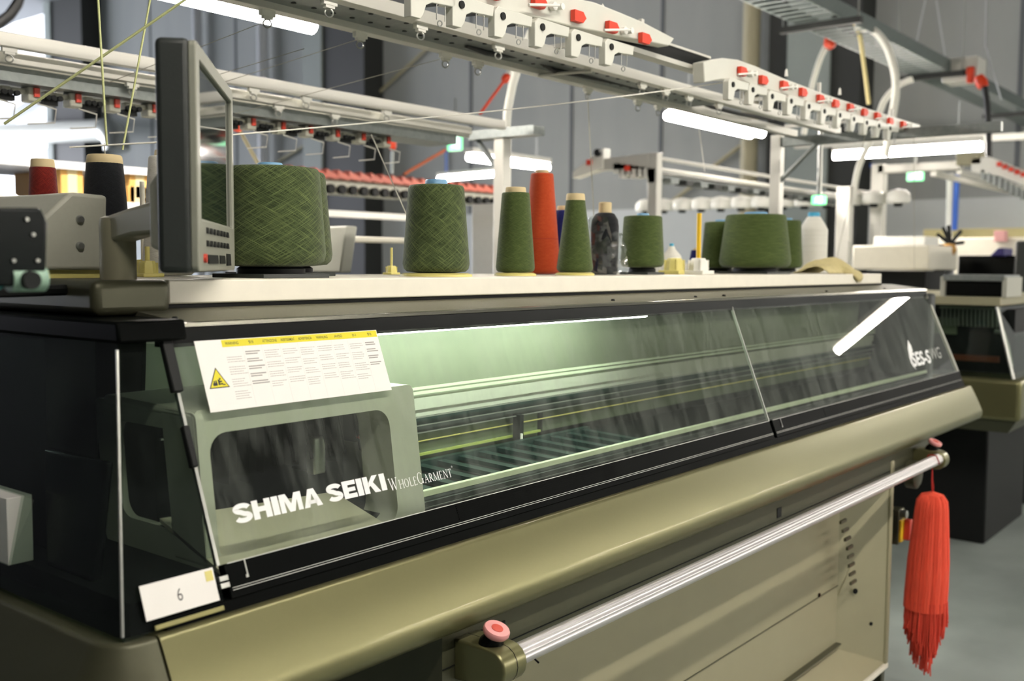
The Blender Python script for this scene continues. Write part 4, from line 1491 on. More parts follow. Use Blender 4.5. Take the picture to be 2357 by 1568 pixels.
def tension_unit(label, top, bot, feet, tabs, tip):
    """long white plate with hook shaped tension arms and red tabs, hung in the plane Y = YU"""
    t = thing('yarn_tension_unit', label, 'yarn tension unit', at(*feet[0], Y=YU))
    pl = MB()
    ring = [at(*p, Y=YU) for p in top] + [at(*p, Y=YU) for p in reversed(bot)]
    pl.loft([ring, [q + Vector((0, .035, 0)) for q in ring]])
    pl.build('unit_plate', FROST, t, bev=.003, ang=30)
    for i, (f, tb) in enumerate(zip(feet, tabs)):
        q = at(*f, Y=YU - .02)
        q2 = at(*tb, Y=YU - .02)
        s_ = 1.
        pr_ = [(-.010, -.028), (.010, -.028), (.017, -.020), (.022, -.006), (.035, .000), (.085, .003), (.088, .020), (.0, .020), (-.010, .012)]
        a = MB()
        a.prism([(u_ * 1.25, w_ * 1.25) for u_, w_ in pr_], q, (1, 0, 0), (0, 0, 1), (0, .018, 0))
        ao = a.build('tension_arm', FROST, t, bev=.0015)
        pd = MB()
        pd.hull8([(q.x + .022, q.y + .004, q.z - .012), (q.x + .062, q.y + .004, q.z - .002), (q.x + .062, q.y + .012, q.z - .002), (q.x + .022, q.y + .012, q.z - .012),
                  (q.x + .028, q.y + .004, q.z - .004), (q.x + .066, q.y + .004, q.z + .001), (q.x + .066, q.y + .012, q.z + .001), (q.x + .028, q.y + .012, q.z - .004)])
        pd.lathe([(.0075, 0), (.0075, .003), (.0001, .003)], (q.x + .012, q.y, q.z + .008), (0, -1, 0), 12)
        pd.build('black_paddle', BLACKM, ao)
        pn = MB()
        for dx in (.055, .078):
            pn.tube([(q.x + dx, q.y, q.z), (q.x + dx, q.y, q.z - .028)], .0011, 6)
        pn.torus((q.x + .064, q.y, q.z - .034), (.3, 1, .2), .005, .0014, 12, 6)
        pn.build('pin_and_ring', STEEL, ao)
        tbm = MB()
        tbm.prism([(-.02, -.012), (.012, -.012), (.024, 0), (.012, .012), (-.02, .012)], (q2.x, YU - .014, q2.z), (1, 0, 0), (0, 0, 1), (0, .012, 0))
        tbm.build('red_tab', REDP, ao)
        if i % 2 == 0:
            dm = MB()
            dm.tube([(q2.x - .05, YU - .02, q2.z - .016), (q2.x + .05, YU - .024, q2.z + .002)], .003, 6)
            dm.lathe([(.009, 0), (.009, .01), (.0001, .011)], (q2.x + .05, YU - .004, q2.z + .002), (0, -1, 0), 12)
            dm.lathe([(.007, 0), (.007, .012), (.0001, .013)], (q2.x + .075, YU - .004, q2.z + .006), (0, -1, 0), 12)
            dm.build('tension_disc', WHITE, ao)
    for p in tip:
        q = at(*p, Y=YU + .015)
        MB().lathe([(.006, -.01), (.004, .008), (.0001, .014)], q, n=8).build('lug', WHITE, t)
    return t


tension_unit('long white yarn tension unit with red tabs at the top edge of the photo',
             [(880, -75), (1100, -55), (1200, -35), (1300, -10), (1370, 5), (1420, 25), (1480, 50), (1553, 88)],
             [(880, -20), (1060, 5), (1160, 25), (1240, 42), (1320, 62), (1400, 78), (1470, 92), (1540, 106)],
             [(957, -5), (1052, 18), (1148, 44), (1240, 69), (1323, 93), (1400, 114)],
             [(1050, -40), (1150, -18), (1251, 4), (1341, 37), (1419, 62), (1494, 88)], [(1387, 22)])
tension_unit('long white yarn tension unit with red tabs right of the black rail piece',
             [(1620, 142), (1640, 137), (1665, 133), (1700, 137), (1740, 152), (1800, 178), (1900, 216), (2000, 250), (2120, 288)],
             [(1622, 190), (1660, 183), (1700, 185), (1760, 203), (1830, 226), (1900, 248), (2000, 282), (2110, 308)],
             [(1682, 200), (1728, 212), (1773, 227), (1817, 238), (1858, 250), (1894, 261), (1930, 270), (1962, 279), (1992, 287), (2020, 294), (2046, 300)],
             [(1718, 164), (1766, 184), (1814, 196), (1857, 212), (1897, 227), (1932, 238), (1966, 247), (1998, 258), (2028, 267), (2057, 279), (2087, 287)], [(1810, 168), (1933, 211)])
# slender rail piece joining them
jr = thing('extrusion_rail', 'dark slotted extrusion joining the two white tension units', 'rail', at(1500, 125, Y=1.40))
q0, q1 = at(1440, 118, Y=1.41), at(1625, 152, Y=1.41)
MB().box(1.6, q1.x, 1.40, 1.425, q1.z - .014, q1.z + .018).build('dark_channel', BLACKM, jr)
MB().box(1.6, q1.x, 1.395, 1.43, q1.z + .018, q1.z + .024).build('top_flange', ALU, jr)
MB().box(1.6, q1.x, 1.395, 1.43, q1.z - .026, q1.z - .014).build('bottom_flange', ALU, jr)


# ------------------------------------------------------------------ yarn strands
def sag(a, b, n=14, s=0.):
    a, b = Vector(a), Vector(b)
    return [a.lerp(b, i / n) - Vector((0, 0, s * math.sin(PI * i / n))) for i in range(n + 1)]


def strand(label, a, b, r, mt, s=0., fuzz=False):
    P = sag(a, b, 14, s)
    o = MB().tube(P, r, 6).build('yarn_strand', mt)
    return tag(o, label, 'yarn')


WY = mat('white_strand', '#e9e8de', .8)
PY = mat('fine_pale_strand', '#b5b3a2', .8)
strand('thick white strand running from the monitor up to the long tension unit', at(480, 315, Y=1.62), at(1762, 176, Y=1.345), .0016, WY, .012)
strand('white strand reaching left from behind the monitor', at(160, 339, Y=1.75), at(372, 327, Y=1.66), .0016, WY)
strand('fuzzy lime strand slanting across the upper left', at(10, 285, Y=1.8), at(432, -5, Y=1.55), .0024, FUZZY)
strand('fuzzy lime strand hanging left of the monitor', at(224, -30, Y=1.6), at(246, 334, Y=1.6), .0019, FUZZY)
strand('fuzzy lime strand hanging close beside the monitor', at(351, -30, Y=1.7), at(282, 345, Y=1.72), .0019, FUZZY)
strand('white strand hanging from the rear rail ring near the feeder frame', at(1352, 210, Y=1.80), at(1368, 520, Y=1.8), .0015, PY)
strand('white strand crossing the twin tube lamp', at(1598, 210, Y=1.80), at(1622, 395, Y=1.8), .0015, WY)
strand('pale strand hanging slack left of the medium green cone', at(855, 310, Y=2.0), at(938, 500, Y=1.6), .0014, PY)
strand('pale strand falling behind the tall black cone', at(240, 330, Y=1.9), at(262, 620, Y=1.7), .001, PY)
strand('thin strand slanting over the dark column to the white rail', at(700, 112, Y=1.81), at(360, 215, Y=2.48), .0008, PY)
strand('thin strand slanting below the first rail ring', at(833, 88, Y=1.81), at(400, 226, Y=2.48), .0008, PY)
strand('thin strand slanting below the second rail ring', at(1028, 132, Y=1.81), at(540, 262, Y=2.48), .0008, PY)
strand('thin strand from the lamp ring to the upper left', at(615, 48, Y=1.81), at(250, 190, Y=2.48), .0008, PY)
strand('pale strand hanging through the long lamp glow', at(2103, 296, Y=1.36), at(2105, 620, Y=1.9), .0012, PY)
strand('pale strand dropping from the far tension unit to the spool', at(1994, 300, Y=1.36), at(1926, 590, Y=1.8), .0012, PY)

# ------------------------------------------------------------------ neighbour frame at the left
NF = thing('neighbour_rail_frame', 'white triple rail frame of the machine behind, with feeders below', 'yarn rail frame', (3.16, 2.6, 0))
zt_ = at(469, 170, Y=2.50).z
z2_ = at(469, 200, Y=2.56).z
z3_ = at(469, 214, Y=2.62).z
for i, (y, z, h, xe) in enumerate(((2.50, zt_, .017, 3.05), (2.62, z2_, .02, 2.98), (2.54, z3_ - .005, .013, 2.90))):
    MB().box(.2, xe, y - .012, y + .012, z - h, z + h).build('rail', ALU, NF, bev=.002)
MB().box(.3, 2.85, 2.56, 2.70, z3_ - .055, z3_ - .02).build('feeder_bar', GALV, NF)
MB().box(3.14, 3.19, 2.575, 2.625, 0, zt_).build('post', ALU, NF, bev=.003)
MB().box(3.13, 3.20, 2.42, 2.75, zt_ - .03, zt_ + .005).build('cross_arm', GALV, NF)
MB().tube([(3.165, 2.73, zt_ - .03), (3.165, 2.62, zt_ - .15)], .012, 8).build('knee_brace', GALV, NF)
for i, (px_, py_, y, z) in enumerate(((22, 115, 2.50, zt_), (187, 0, 2.62, z2_), (583, 0, 2.50, zt_), (704, 0, 2.50, zt_), (890, 0, 2.5, zt_), (303, 0, 2.54, z3_), (640, 0, 2.54, z3_), (770, 0, 2.54, z3_))):
    q = at(px_, 150, Y=y)
    g_ = clip_proto.copy()
    r2 = ring_proto.copy()
    COL.objects.link(g_)
    COL.objects.link(r2)
    g_.parent = NF
    g_.location = Vector((q.x, y, z - .016)) - NF.location
    r2.parent = g_
# feeders under the bar
fb = MB()
fb.box(-.012, .022, -.02, .02, -.036, 0)
fb.box(-.05, -.012, -.012, .012, -.018, -.006)
fb.box(-.075, -.05, -.012, .012, -.030, -.004)
f_proto = fb.build('feeder_body', GREYL, bev=.003)
fd = MB()
for dx in (-.02, -.005, .012):
    fd.lathe([(.007, 0), (.007, .012), (.0001, .012)], (dx - .055, -.02, -.022), (0, -1, 0), 10)
fd.box(-.085, -.045, -.02, .0, -.04, -.026)
fd_proto = fd.build('black_lever', BLACKM)
ft = MB()
ft.box(.002, .016, -.026, -.019, -.024, -.002)
ft_proto = ft.build('red_tab', REDP)
fw = MB()
fw.tube([(.01, -.02, -.04), (.055, -.03, -.05), (.05, -.03, -.085), (-.02, -.03, -.095)], .0022, 6)
fw_proto = fw.build('wire_arm', ALU)
first = True
for px_ in (-30, 67, 163, 252, 340, 450, 567, 636, 700, 762, 822, 880):
    q = at(px_, 240, Y=2.62)
    parts = (f_proto, fd_proto, ft_proto, fw_proto)
    if not first:
        parts = [p.copy() for p in parts]
        for p in parts:
            COL.objects.link(p)
    first = False
    parts[0].parent = NF
    parts[0].location = Vector((q.x, 2.62, z3_ - .055)) - NF.location
    for p in parts[1:]:
        p.parent = parts[0]

# white conduit hose along the post
hose = [Vector((at(1160, 620, Y=2.66).x, 2.66, 0))] + [at(x, y, Y=2.66) for x, y in ((1160, 620), (1162, 420), (1164, 320), (1168, 255), (1180, 195), (1193, 150), (1208, 110), (1222, 74))]
tag(MB().tube(hose, .017, 12).build('conduit_hose', CABLEW), 'white flexible conduit rising beside the neighbour frame post', 'conduit')
# orange plugs with their cables
for lab, a, b, mt, Y in (
    ('orange plug with red cable slanting down left of the conduit', (1165, 180), (1105, 262), ORANGE, 3.4),
    ('orange plug with tan cable slanting behind the large green cone', (543, 285), (593, 375), COLT, 3.2),
    ('orange plug with grey cable hanging near the dark column', (903, 333), (902, 400), GALV, 4.0)):
    A, B_ = at(*a, Y=Y), at(*b, Y=Y)
    t = thing('cable_plug', lab, 'plug', A)
    MB().lathe([(.012, -.03), (.022, -.015), (.022, .01), (.014, .02)], A, (A - B_).normalized(), 12).build('plug_body', ORANGE, t)
    MB().tube([A, B_], .008, 8).build('cable', mt, t)
    if a[0] > 1000:
        MB().lathe([(.017, .02), (.02, .05), (.012, .06)], A, (A - B_).normalized(), 12).build('socket', WHITE, t)
tag(MB().tube([at(1025, 345, Y=5.2), at(940, 395, Y=5.2), at(930, 402, Y=5.2)], .012, 8).build('hanging_cable', mat('brown_cable', '#a5542c', .6), None), 'brown cable slanting from the first exit sign', 'cable')
cbl = [at(x, y, Y=1.1) for x, y in ((50, -20), (40, 10), (22, 35), (0, 52), (-30, 66))]
tag(MB().tube(cbl, .0055, 8).build('hanging_cable', CABLEB), 'thick black cable looping at the upper left corner', 'cable')

# ------------------------------------------------------------------ cable tray, conduits and junction box at the right
CT = thing('cable_tray', 'galvanised perforated cable tray hung high across the hall', 'cable tray', (8, 2.75, 3.0))
ty0, ty1, tz = 2.60, 2.91, 3.0
TRAYM = mat('dull_galvanised_tray', '#68716f', .5, .5, var=.3, scale=40)
tm = MB()
tm.box(4.6, 13.9, ty0, ty0 + .012, tz, tz + .10)
tm.box(4.6, 13.9, ty1, ty1 + .012, tz, tz + .10)
tm.build('tray_side', TRAYM, CT)
rb_ = MB()
for i in range(90):
    x = 4.6 + i * .104
    rb_.box(x, x + .035, ty0, ty1, tz - .004, tz)
rb_.build('tray_rungs', TRAYM, CT)
for x in (6.6, 8.9, 11.6):
    MB().box(x, x + .05, ty0 - .12, ty1 + .12, tz - .045, tz - .005).build('support_bar', COLM, CT)
sw_ = MB()
for x in (6.6, 8.9, 11.6):
    for y in (ty0 - .1, ty1 + .1):
        sw_.tube([(x + .02, y, tz - .03), (x + .02, y + (.1 if y > 2.8 else -.0), 7.9)], .006, 6)
sw_.build('suspension_wire', STEEL, CT)


def tube_thing(name, label, cat, pts, r, mt, X=None, Y=None):
    P = [at(x, y, X=X, Y=Y) for x, y in pts]
    # smooth
    Q = []
    for i in range(len(P) - 1):
        p0, p1, p2, p3 = P[max(i - 1, 0)], P[i], P[i + 1], P[min(i + 2, len(P) - 1)]
        for j in range(6):
            t = j / 6
            Q.append(.5 * ((2 * p1) + (p2 - p0) * t + (2 * p0 - 5 * p1 + 4 * p2 - p3) * t * t + (3 * p1 - p0 - 3 * p2 + p3) * t ** 3))
    Q.append(P[-1])
    return tag(MB().tube(Q, r, 12).build(name, mt), label, cat)


tube_thing('conduit_hose', 'white conduit arching from the cable tray over the long tension unit', 'conduit', ((1970, 64), (2010, 70), (2040, 105), (2058, 160), (2062, 210), (2055, 262), (2045, 320), (2038, 360)), .026, CABLEW, X=7.2)
tube_thing('conduit_hose', 'white conduit curving from the tray clamp down behind the tension unit', 'conduit', ((2100, 182), (2070, 195), (2040, 225), (2026, 255), (2000, 330), (1975, 390), (1962, 470)), .024, CABLEW, X=7.8)
tube_thing('conduit_hose', 'white conduit hanging from the orange plug under the tray', 'conduit', ((1905, 100), (1890, 130), (1878, 165), (1870, 195), (1862, 240), (1850, 310)), .022, CABLEW, X=7.6)
tube_thing('suspension_strap', 'pale strap hanging straight from the cable tray', 'strap', ((1960, 40), (1978, 80), (1990, 160), (2000, 240)), .014, CLOTH, X=7.2)
q = at(1910, 99, X=7.6)
tag(MB().lathe([(.03, -.04), (.045, -.02), (.045, .03), (.03, .04)], q, (.3, 0, 1), 14).build('cable_plug', ORANGE), 'orange red plug under the high cable tray', 'plug')
JB = thing('junction_box', 'galvanised junction box with orange sockets on the cable tray', 'junction box', at(2220, 165, X=9.0))
q = at(2210, 163, X=9.0)
MB().box(8.95, 9.2, q.y - .15, q.y + .13, q.z - .09, q.z + .10).build('metal_box', ALU, JB, bev=.008)
q2 = at(2233, 172, X=8.94)
MB().box(8.9, 8.95, q2.y - .03, q2.y + .02, q2.z - .07, q2.z + .06).build('orange_socket', ORANGE, JB, bev=.01)
q2 = at(2258, 188, X=8.9)
MB().lathe([(.04, -.05), (.048, 0), (.035, .05)], q2, (0, .5, 1), 14).build('orange_plug', ORANGE, JB)
tube_thing('power_cable', 'black cable hanging from the junction box', 'cable', ((2266, 200), (2272, 240), (2275, 300), (2276, 362)), .024, CABLEB, X=8.9)
for lab, a, b in (('thin wire hanging left of the junction box', (2130, 0), (2105, 120)), ('thin wire hanging right above the junction box', (2155, 0), (2178, 145)), ('thin wire hanging right of the orange plug', (2270, 0), (2268, 110)), ('thin wire splayed beyond the orange plug', (2270, 110), (2305, 230))):
    strand(lab, at(*a, X=9.3), at(*b, X=9.3), .006, PALEB)


# ------------------------------------------------------------------ green exit signs
def exit_sign(label, px, py, hw, hh, X):
    c_ = at(px, py, X=X)
    k_ = depth(c_) / FPX
    t = thing('exit_sign', label, 'exit sign', c_, 'green exit signs')
    w, h = hw * k_ * 1.15, hh * k_
    MB().box(X, X + .06, c_.y - w, c_.y + w, c_.z - h, c_.z + h).build('sign_box', GREENL, t, bev=.01)
    fg = MB()
    PX = X - .004
    fg.lathe([(h * .16, 0), (h * .16, .003)], (PX, c_.y - w * .1, c_.z + h * .55), (-1, 0, 0), 12)
    for (y0, z0), (y1, z1) in (((-.1, .35), (0, -.1)), ((0, -.1), (-.35, -.35)), ((-.35, -.35), (-.25, -.75)), ((0, -.1), (.3, -.7)), ((-.1, .3), (-.45, .1)), ((-.1, .3), (.3, .15))):
        fg.tube([(PX, c_.y + y0 * w, c_.z + z0 * h), (PX, c_.y + y1 * w, c_.z + z1 * h)], h * .09, 6)
    fg.box(PX, X + .002, c_.y - w * .85, c_.y - w * .5, c_.z - h * .75, c_.z + h * .75)
    fg.build('running_figure', emit('lit_white_pictogram_%d' % px, '#d8ffe8', 1.2), t)
    MB().tube([(X + .03, c_.y, c_.z + h), (X + .03, c_.y, c_.z + h + .5)], .012, 6).build('hanger_rod', STEEL, t)
    return t


exit_sign('green exit sign left of the white frame post', 1044, 329, 17, 17, 10.5)
exit_sign('green exit sign under the long tube lamp', 2105, 403, 16, 13, 11.5)
exit_sign('green exit sign low above the white thread spool', 1880, 460, 13, 11, 5.2)
exit_sign('tiny green exit sign glowing just above the wide green cone beside the bag', 1488, 487, 9, 7, 8.6)

# ------------------------------------------------------------------ feeder frame in the middle distance
FF = thing('feeder_frame', 'white feeder frame with twin posts between the orange cone and the tan column', 'yarn rail frame', (4.9, 3.6, 0))
YQ = 3.05
p = at(1519, 352, Y=YQ)
MB().box(p.x - .03, p.x + .03, YQ, YQ + .06, 0, p.z).build('post', ALU, FF, bev=.004)
q = at(1560, 362, Y=YQ)
for i, (dz, dy) in enumerate(((-.02, 0), (-.06, .12), (-.10, .05))):
    MB().box(p.x + .031, p.x + 3.3, YQ + dy, YQ + dy + .03, p.z + dz - .018, p.z + dz).build('rail', ALU, FF, bev=.002)
MB().box(p.x + .1, p.x + 3.2, YQ + .05, YQ + .14, p.z - .125, p.z - .105).build('feeder_bar', GALV, FF)
for i in range(16):
    x = p.x + .2 + i * .18
    MB().box(x, x + .09, YQ + .04, YQ + .12, p.z - .155, p.z - .125).build('feeder', DARKG if i % 2 else GALV, FF)
l0 = at(1345, 372, X=p.x)
MB().hull8([(p.x - .03, YQ + .062, p.z - .09), (p.x + .03, YQ + .062, p.z - .09), (p.x + .03, l0.y - .1, p.z - .08), (p.x - .03, l0.y - .1, p.z - .08),
            (p.x - .03, YQ + .062, p.z), (p.x + .03, YQ + .062, p.z), (p.x + .03, l0.y - .1, p.z - .015), (p.x - .03, l0.y - .1, p.z - .015)]).build('side_arm', ALU, FF, bev=.004)
hd = MB()
hd.hull8([(p.x - .04, l0.y - .16, p.z - .07), (p.x + .04, l0.y - .16, p.z - .07), (p.x + .04, l0.y + .06, p.z - .12), (p.x - .04, l0.y + .06, p.z - .12),
          (p.x - .04, l0.y - .16, p.z + .05), (p.x + .04, l0.y - .16, p.z + .05), (p.x + .04, l0.y + .06, p.z - .08), (p.x - .04, l0.y + .06, p.z - .08)])
hd.build('arm_head', WHITE, FF, bev=.006)
MB().lathe([(.022, 0), (.022, .02)], at(1378, 352, X=p.x - .06), (-1, 0, 0), 14).build('black_wheel', BLACKM, FF)
for a_ in ((1356, 373), (1444, 386)):
    c_ = at(*a_, X=p.x - .05)
    MB().box(c_.x - .01, c_.x + .01, c_.y - .014, c_.y + .014, c_.z - .018, c_.z + .012).build('red_tab', REDP, FF)
ub = MB()
random.seed(8)
for i in range(7):
    c_ = at(1425 + i * 13, 385 + i * 2, X=p.x)
    ub.box(c_.x - .03, c_.x + .03, c_.y - .03, c_.y + .02, c_.z - random.uniform(.03, .06), c_.z + .02)
ub.build('small_feeders', WHITE, FF)

# another frame at the far right with red tabs
RF = thing('feeder_frame', 'white feeder frame with red tabs at the right edge under the long lamp', 'yarn rail frame', (8.5, 2.4, 0))
X8 = 8.4
p = at(2025, 378, X=X8)
MB().box(X8 - .05, X8 + .05, p.y - .05, p.y + .05, 0, p.z).build('post', ALU, RF, bev=.004)
r_ = at(2215, 383, X=X8)
MB().box(X8 - .05, X8 + .05, r_.y, p.y, p.z - .075, p.z - .01).build('cross_arm', ALU, RF, bev=.004)
for i, (a_, b_) in enumerate((((2130, 392), (2357, 455)), ((2190, 388), (2357, 430)))):
    A, B_ = at(*a_, X=X8 - .2), at(*b_, X=X8 - .2)
    zz = A.z
    # rails run along the hall towards the wall
    y_ = A.y
    MB().box(X8, 12.6, y_ - .02, y_ + .02, zz - .03, zz + .01).build('rail', ALU, RF)
hd = MB()
hdp = [at(x, y, X=X8 - .1) for x, y in ((2235, 365), (2275, 360), (2315, 375), (2400, 410), (2400, 445), (2300, 405), (2235, 395))]
hd.loft([hdp, [q + Vector((.08, 0, 0)) for q in hdp]])
hd.build('feeder_plate', WHITE, RF, bev=.006)
for a_ in ((2300, 378), (2313, 384), (2327, 390), (2341, 396), (2355, 402)):
    c_ = at(*a_, X=X8 - .12)
    MB().box(c_.x - .01, c_.x + .01, c_.y - .016, c_.y + .016, c_.z - .016, c_.z + .016).build('red_tab', REDP, RF)
fh = MB()
for i in range(9):
    c_ = at(2262 + i * 13, 398 + i * 6.5, X=X8 - .1)
    fh.box(c_.x, c_.x + .06, c_.y - .014, c_.y + .014, c_.z - .05, c_.z + .02)
fh.build('feeder_hooks', GALV, RF)
MB().box(X8 - .1, X8 + .02, r_.y - .16, r_.y + .02, p.z - .05, p.z + .04).build('beige_clamp', BEIGE, RF, bev=.004)
# slim post before it
p = at(1946, 430, X=7.3)
tag(MB().box(7.26, 7.34, p.y - .05, p.y + .05, 0, p.z).build('frame_post', ALU, bev=.004), 'slim white frame post right of the white thread spool', 'post')

# row of white domed feeders beyond the broad green cone
p0, p1 = at(1490, 474, X=8.2), at(2070, 474, X=8.2)
DF = thing('domed_feeder_rail', 'far rail with a row of white domed feeder wheels', 'yarn feeder rail', p0)
MB().box(8.2, 8.26, p1.y, p0.y, p0.z + .02, p0.z + .05).build('rail', WHITE, DF)
dm = MB()
dm.lathe([(.085, -.05), (.095, -.02), (.085, .02), (.055, .05), (.0001, .062)], (0, 0, 0), n=18)
dproto = dm.build('feeder_wheel', WHITE)
dk_ = MB()
dk_.lathe([(.03, -.075), (.035, -.05), (.0001, -.05)], (0, 0, 0), n=10)
dkp = dk_.build('wheel_hub', BLACKM)
for i in range(13):
    y = p0.y + (p1.y - p0.y) * i / 12
    g_ = dproto if i == 0 else dproto.copy()
    h_ = dkp if i == 0 else dkp.copy()
    if i:
        COL.objects.link(g_)
        COL.objects.link(h_)
    g_.parent = DF
    g_.location = Vector((8.17, y, p0.z)) - DF.location
    h_.parent = g_
# red-topped feeder row behind the middle green cone
p0, p1 = at(715, 400, Z=1.95), at(1140, 452, Z=1.95)
RR = thing('red_feeder_rail', 'feeder rail with red topped arms and black wheels behind the green cones', 'yarn feeder rail', p0)
Yr = p0.y
x1r = at(1140, 450, Y=Yr).x
zz = p0.z
MB().box(p0.x - .3, x1r, Yr, Yr + .04, zz - .12, zz - .02).build('rail', GREYL, RR)
MB().box(p0.x - .3, x1r - .6, Yr - .06, Yr - .02, zz - .26, zz - .22).build('lower_bar', ALU, RR)
n = 22
ra = MB()
ra.hull8([(-.05, -.06, 0), (.05, -.06, -.01), (.05, .0, -.01), (-.05, .0, 0), (-.05, -.06, .05), (.05, -.06, .012), (.05, 0, .012), (-.05, 0, .05)])
ra_p = ra.build('red_arm', mat('faded_red_arm', '#b4523a', .5), None)
rw = MB()
rw.lathe([(.03, 0), (.03, .03), (.0001, .03)], (0, -.02, -.07), (0, -1, 0), 12)
rw_p = rw.build('black_wheel', BLACKM)
for i in range(n):
    x = p0.x - .25 + (x1r - p0.x + .2) * i / (n - 1)
    g_ = ra_p if i == 0 else ra_p.copy()
    h_ = rw_p if i == 0 else rw_p.copy()
    if i:
        COL.objects.link(g_)
        COL.objects.link(h_)
    g_.parent = RR
    g_.location = Vector((x, Yr, zz - .015)) - RR.location
    h_.parent = g_
MB().box(x1r - .05, x1r, Yr, Yr + .05, 0, zz - .05).build('post', ALU, RR)

# ------------------------------------------------------------------ machines of the rows behind
def far_machine(label, x0, x1, y0, y1, ztop, cover=CREAM, low=OLIVED, box=None, glassb=True):
    t = thing('knitting_machine', label, 'knitting machine', ((x0 + x1) / 2, (y0 + y1) / 2, 0))
    MB().box(x0 + .2, x1 - .2, y0 + .12, y1, .08, .82).build('cabinet', BEIGE, t, bev=.01)
    MB().box(x0 + .3, x0 + .5, y0 + .2, y1 - .1, 0, .08).build('foot', BLACKM, t)
    MB().box(x1 - .5, x1 - .3, y0 + .2, y1 - .1, 0, .08).build('foot', BLACKM, t)
    MB().box(x0, x1, y0, y1, .82, .96).build('bumper', low, t, bev=.02, seg=3)
    MB().prismX([(y0 + .05, .96), (y0 + .16, ztop - .08), (y1 - .1, ztop - .08), (y1 - .05, .96)], x0 + .03, x1 - .03).build('hood', BLACK if glassb else cover, t, bev=.01)
    MB().box(x0 + .1, x1 - .1, y0 + .2, y1 + .05, ztop - .08, ztop).build('yarn_shelf', cover, t, bev=.006)
    return t


far_machine('knitting machine in the row behind, seen between the green cones', 3.3, 6.2, 3.3, 4.2, 1.30)
far_machine('knitting machine behind with white casing left of the large green cone', .2, 2.9, 2.75, 3.5, 1.27)
far_machine('cream cased knitting machine far along the row behind', 8.7, 11.2, 3.3, 4.1, 1.36)
far_machine('distant knitting machine near the hall end', 9.6, 12.6, 5.0, 5.8, 1.42)
# white casings over the machine tops behind
for lab, a, b, X, dp, mt in (
    ('cream box casing of the machine beyond the beige cloth', (1962, 565), (2137, 622), 6.45, .6, CREAM),
    ('white paper roll lying across the far machine', (2010, 545), (2130, 558), 7.2, .3, WHITE),
    ('white casing behind the narrow green cone', (1085, 470), (1142, 625), 5.4, .5, WHITE),
    ('long cream table edge at the right background', (2140, 548), (2360, 562), 9.5, .8, CREAM),
    ('tan wall ledge at the right background', (2125, 528), (2380, 552), 12.6, 1.36, CLOTH)):
    A, B_ = at(*a, X=X), at(*b, X=X)
    tag(MB().box(X, X + dp, B_.y, A.y, B_.z if 'box casing' in lab or 'ledge' in lab else 0, A.z).build('machine_casing', mt, bev=.01), lab, 'casing')
A, B_ = at(1965, 622, X=6.5), at(2130, 640, X=6.5)
tag(MB().box(6.5, 6.95, B_.y, A.y, 0, A.z - .002).build('needle_unit', BLACKM, bev=.004), 'dark needle unit under the cream box casing', 'machine part')
for lab, a, b, X, dp, mt in (
    ('tall black bin beside the cream box casing', (2150, 582), (2175, 650), 7.06, .2, BLACK),
    ('black covered machine below the cream table', (2205, 588), (2335, 640), 7.6, .6, BLACK),
    ('dark grey cabinet at the right edge of the photo', (2337, 555), (2420, 640), 6.6, .5, DARKG)):
    A, B_ = at(*a, X=X), at(*b, X=X)
    tag(MB().box(X, X + dp, B_.y, A.y, .0, A.z).build('dark_cabinet', mt, bev=.012), lab, 'cabinet')
A, B_ = at(2278, 571, X=7.5), at(2310, 590, X=7.5)
tag(MB().hull8([(7.5, B_.y, B_.z), (7.75, B_.y, B_.z), (7.75, A.y, B_.z), (7.5, A.y, B_.z), (7.5, B_.y, A.z), (7.75, B_.y, A.z), (7.75, A.y - .05, A.z), (7.5, A.y - .05, A.z)]).build('folded_garment', NAVYB, bev=.01), 'folded purple garment on the black covered machine', 'garment')
A, B_ = at(2288, 531, X=9.4), at(2312, 556, X=9.4)
tag(MB().box(9.4, 9.5, B_.y, A.y, B_.z, A.z).build('parcel', mat('pink_paper', '#e3a9a6', .6), bev=.004), 'small pink parcel on the cream table', 'parcel')
A = at(2187, 562, X=7.0)
cnb = MB()
random.seed(4)
for i in range(9):
    a = random.uniform(0, 6.28)
    cnb.tube([A, A + Vector((random.uniform(-.03, .03), .09 * math.cos(a), .09 * math.sin(a) + .03))], .012, 5)
tag(cnb.build('black_yarn_bunch', BLACKM), 'black tangle of yarn on a post before the cream table', 'yarn')
tag(MB().tube([(7.0, A.y, 0), A], .03, 10).build('service_post', PALEB), 'pale post under the black tangle of yarn', 'post')
A = at(2185, 573, X=6.95)
tag(MB().lathe([(.03, -.04), (.045, -.01), (.035, .03), (.0001, .035)], A, n=12).build('tan_cone', CARD), 'tan cone hanging on the pale post', 'yarn cone')
# inclined grey panel and beige bar behind the first cones
A = at(790, 620, Y=2.62)
t = thing('slanted_panel', 'slanted grey control panel with beige bar behind the first cones', 'control panel', (A.x, 2.62, 1.27))
b0_, t0_ = at(783, 628, Y=2.62), at(798, 520, Y=2.62)
MB().hull8([b0_, b0_ + Vector((.05, 0, 0)), b0_ + Vector((.05, .3, 0)), b0_ + Vector((0, .3, 0)), t0_, t0_ + Vector((.05, 0, 0)), t0_ + Vector((.05, .3, 0)), t0_ + Vector((0, .3, 0))]).build('panel', GREYG, t, bev=.006)
A, B_ = at(820, 545, Y=2.9), at(938, 560, Y=2.9)
MB().box(A.x - .1, B_.x + .1, 2.9, 3.0, B_.z, A.z + .002).build('beige_bar', CREAM, t, bev=.006)
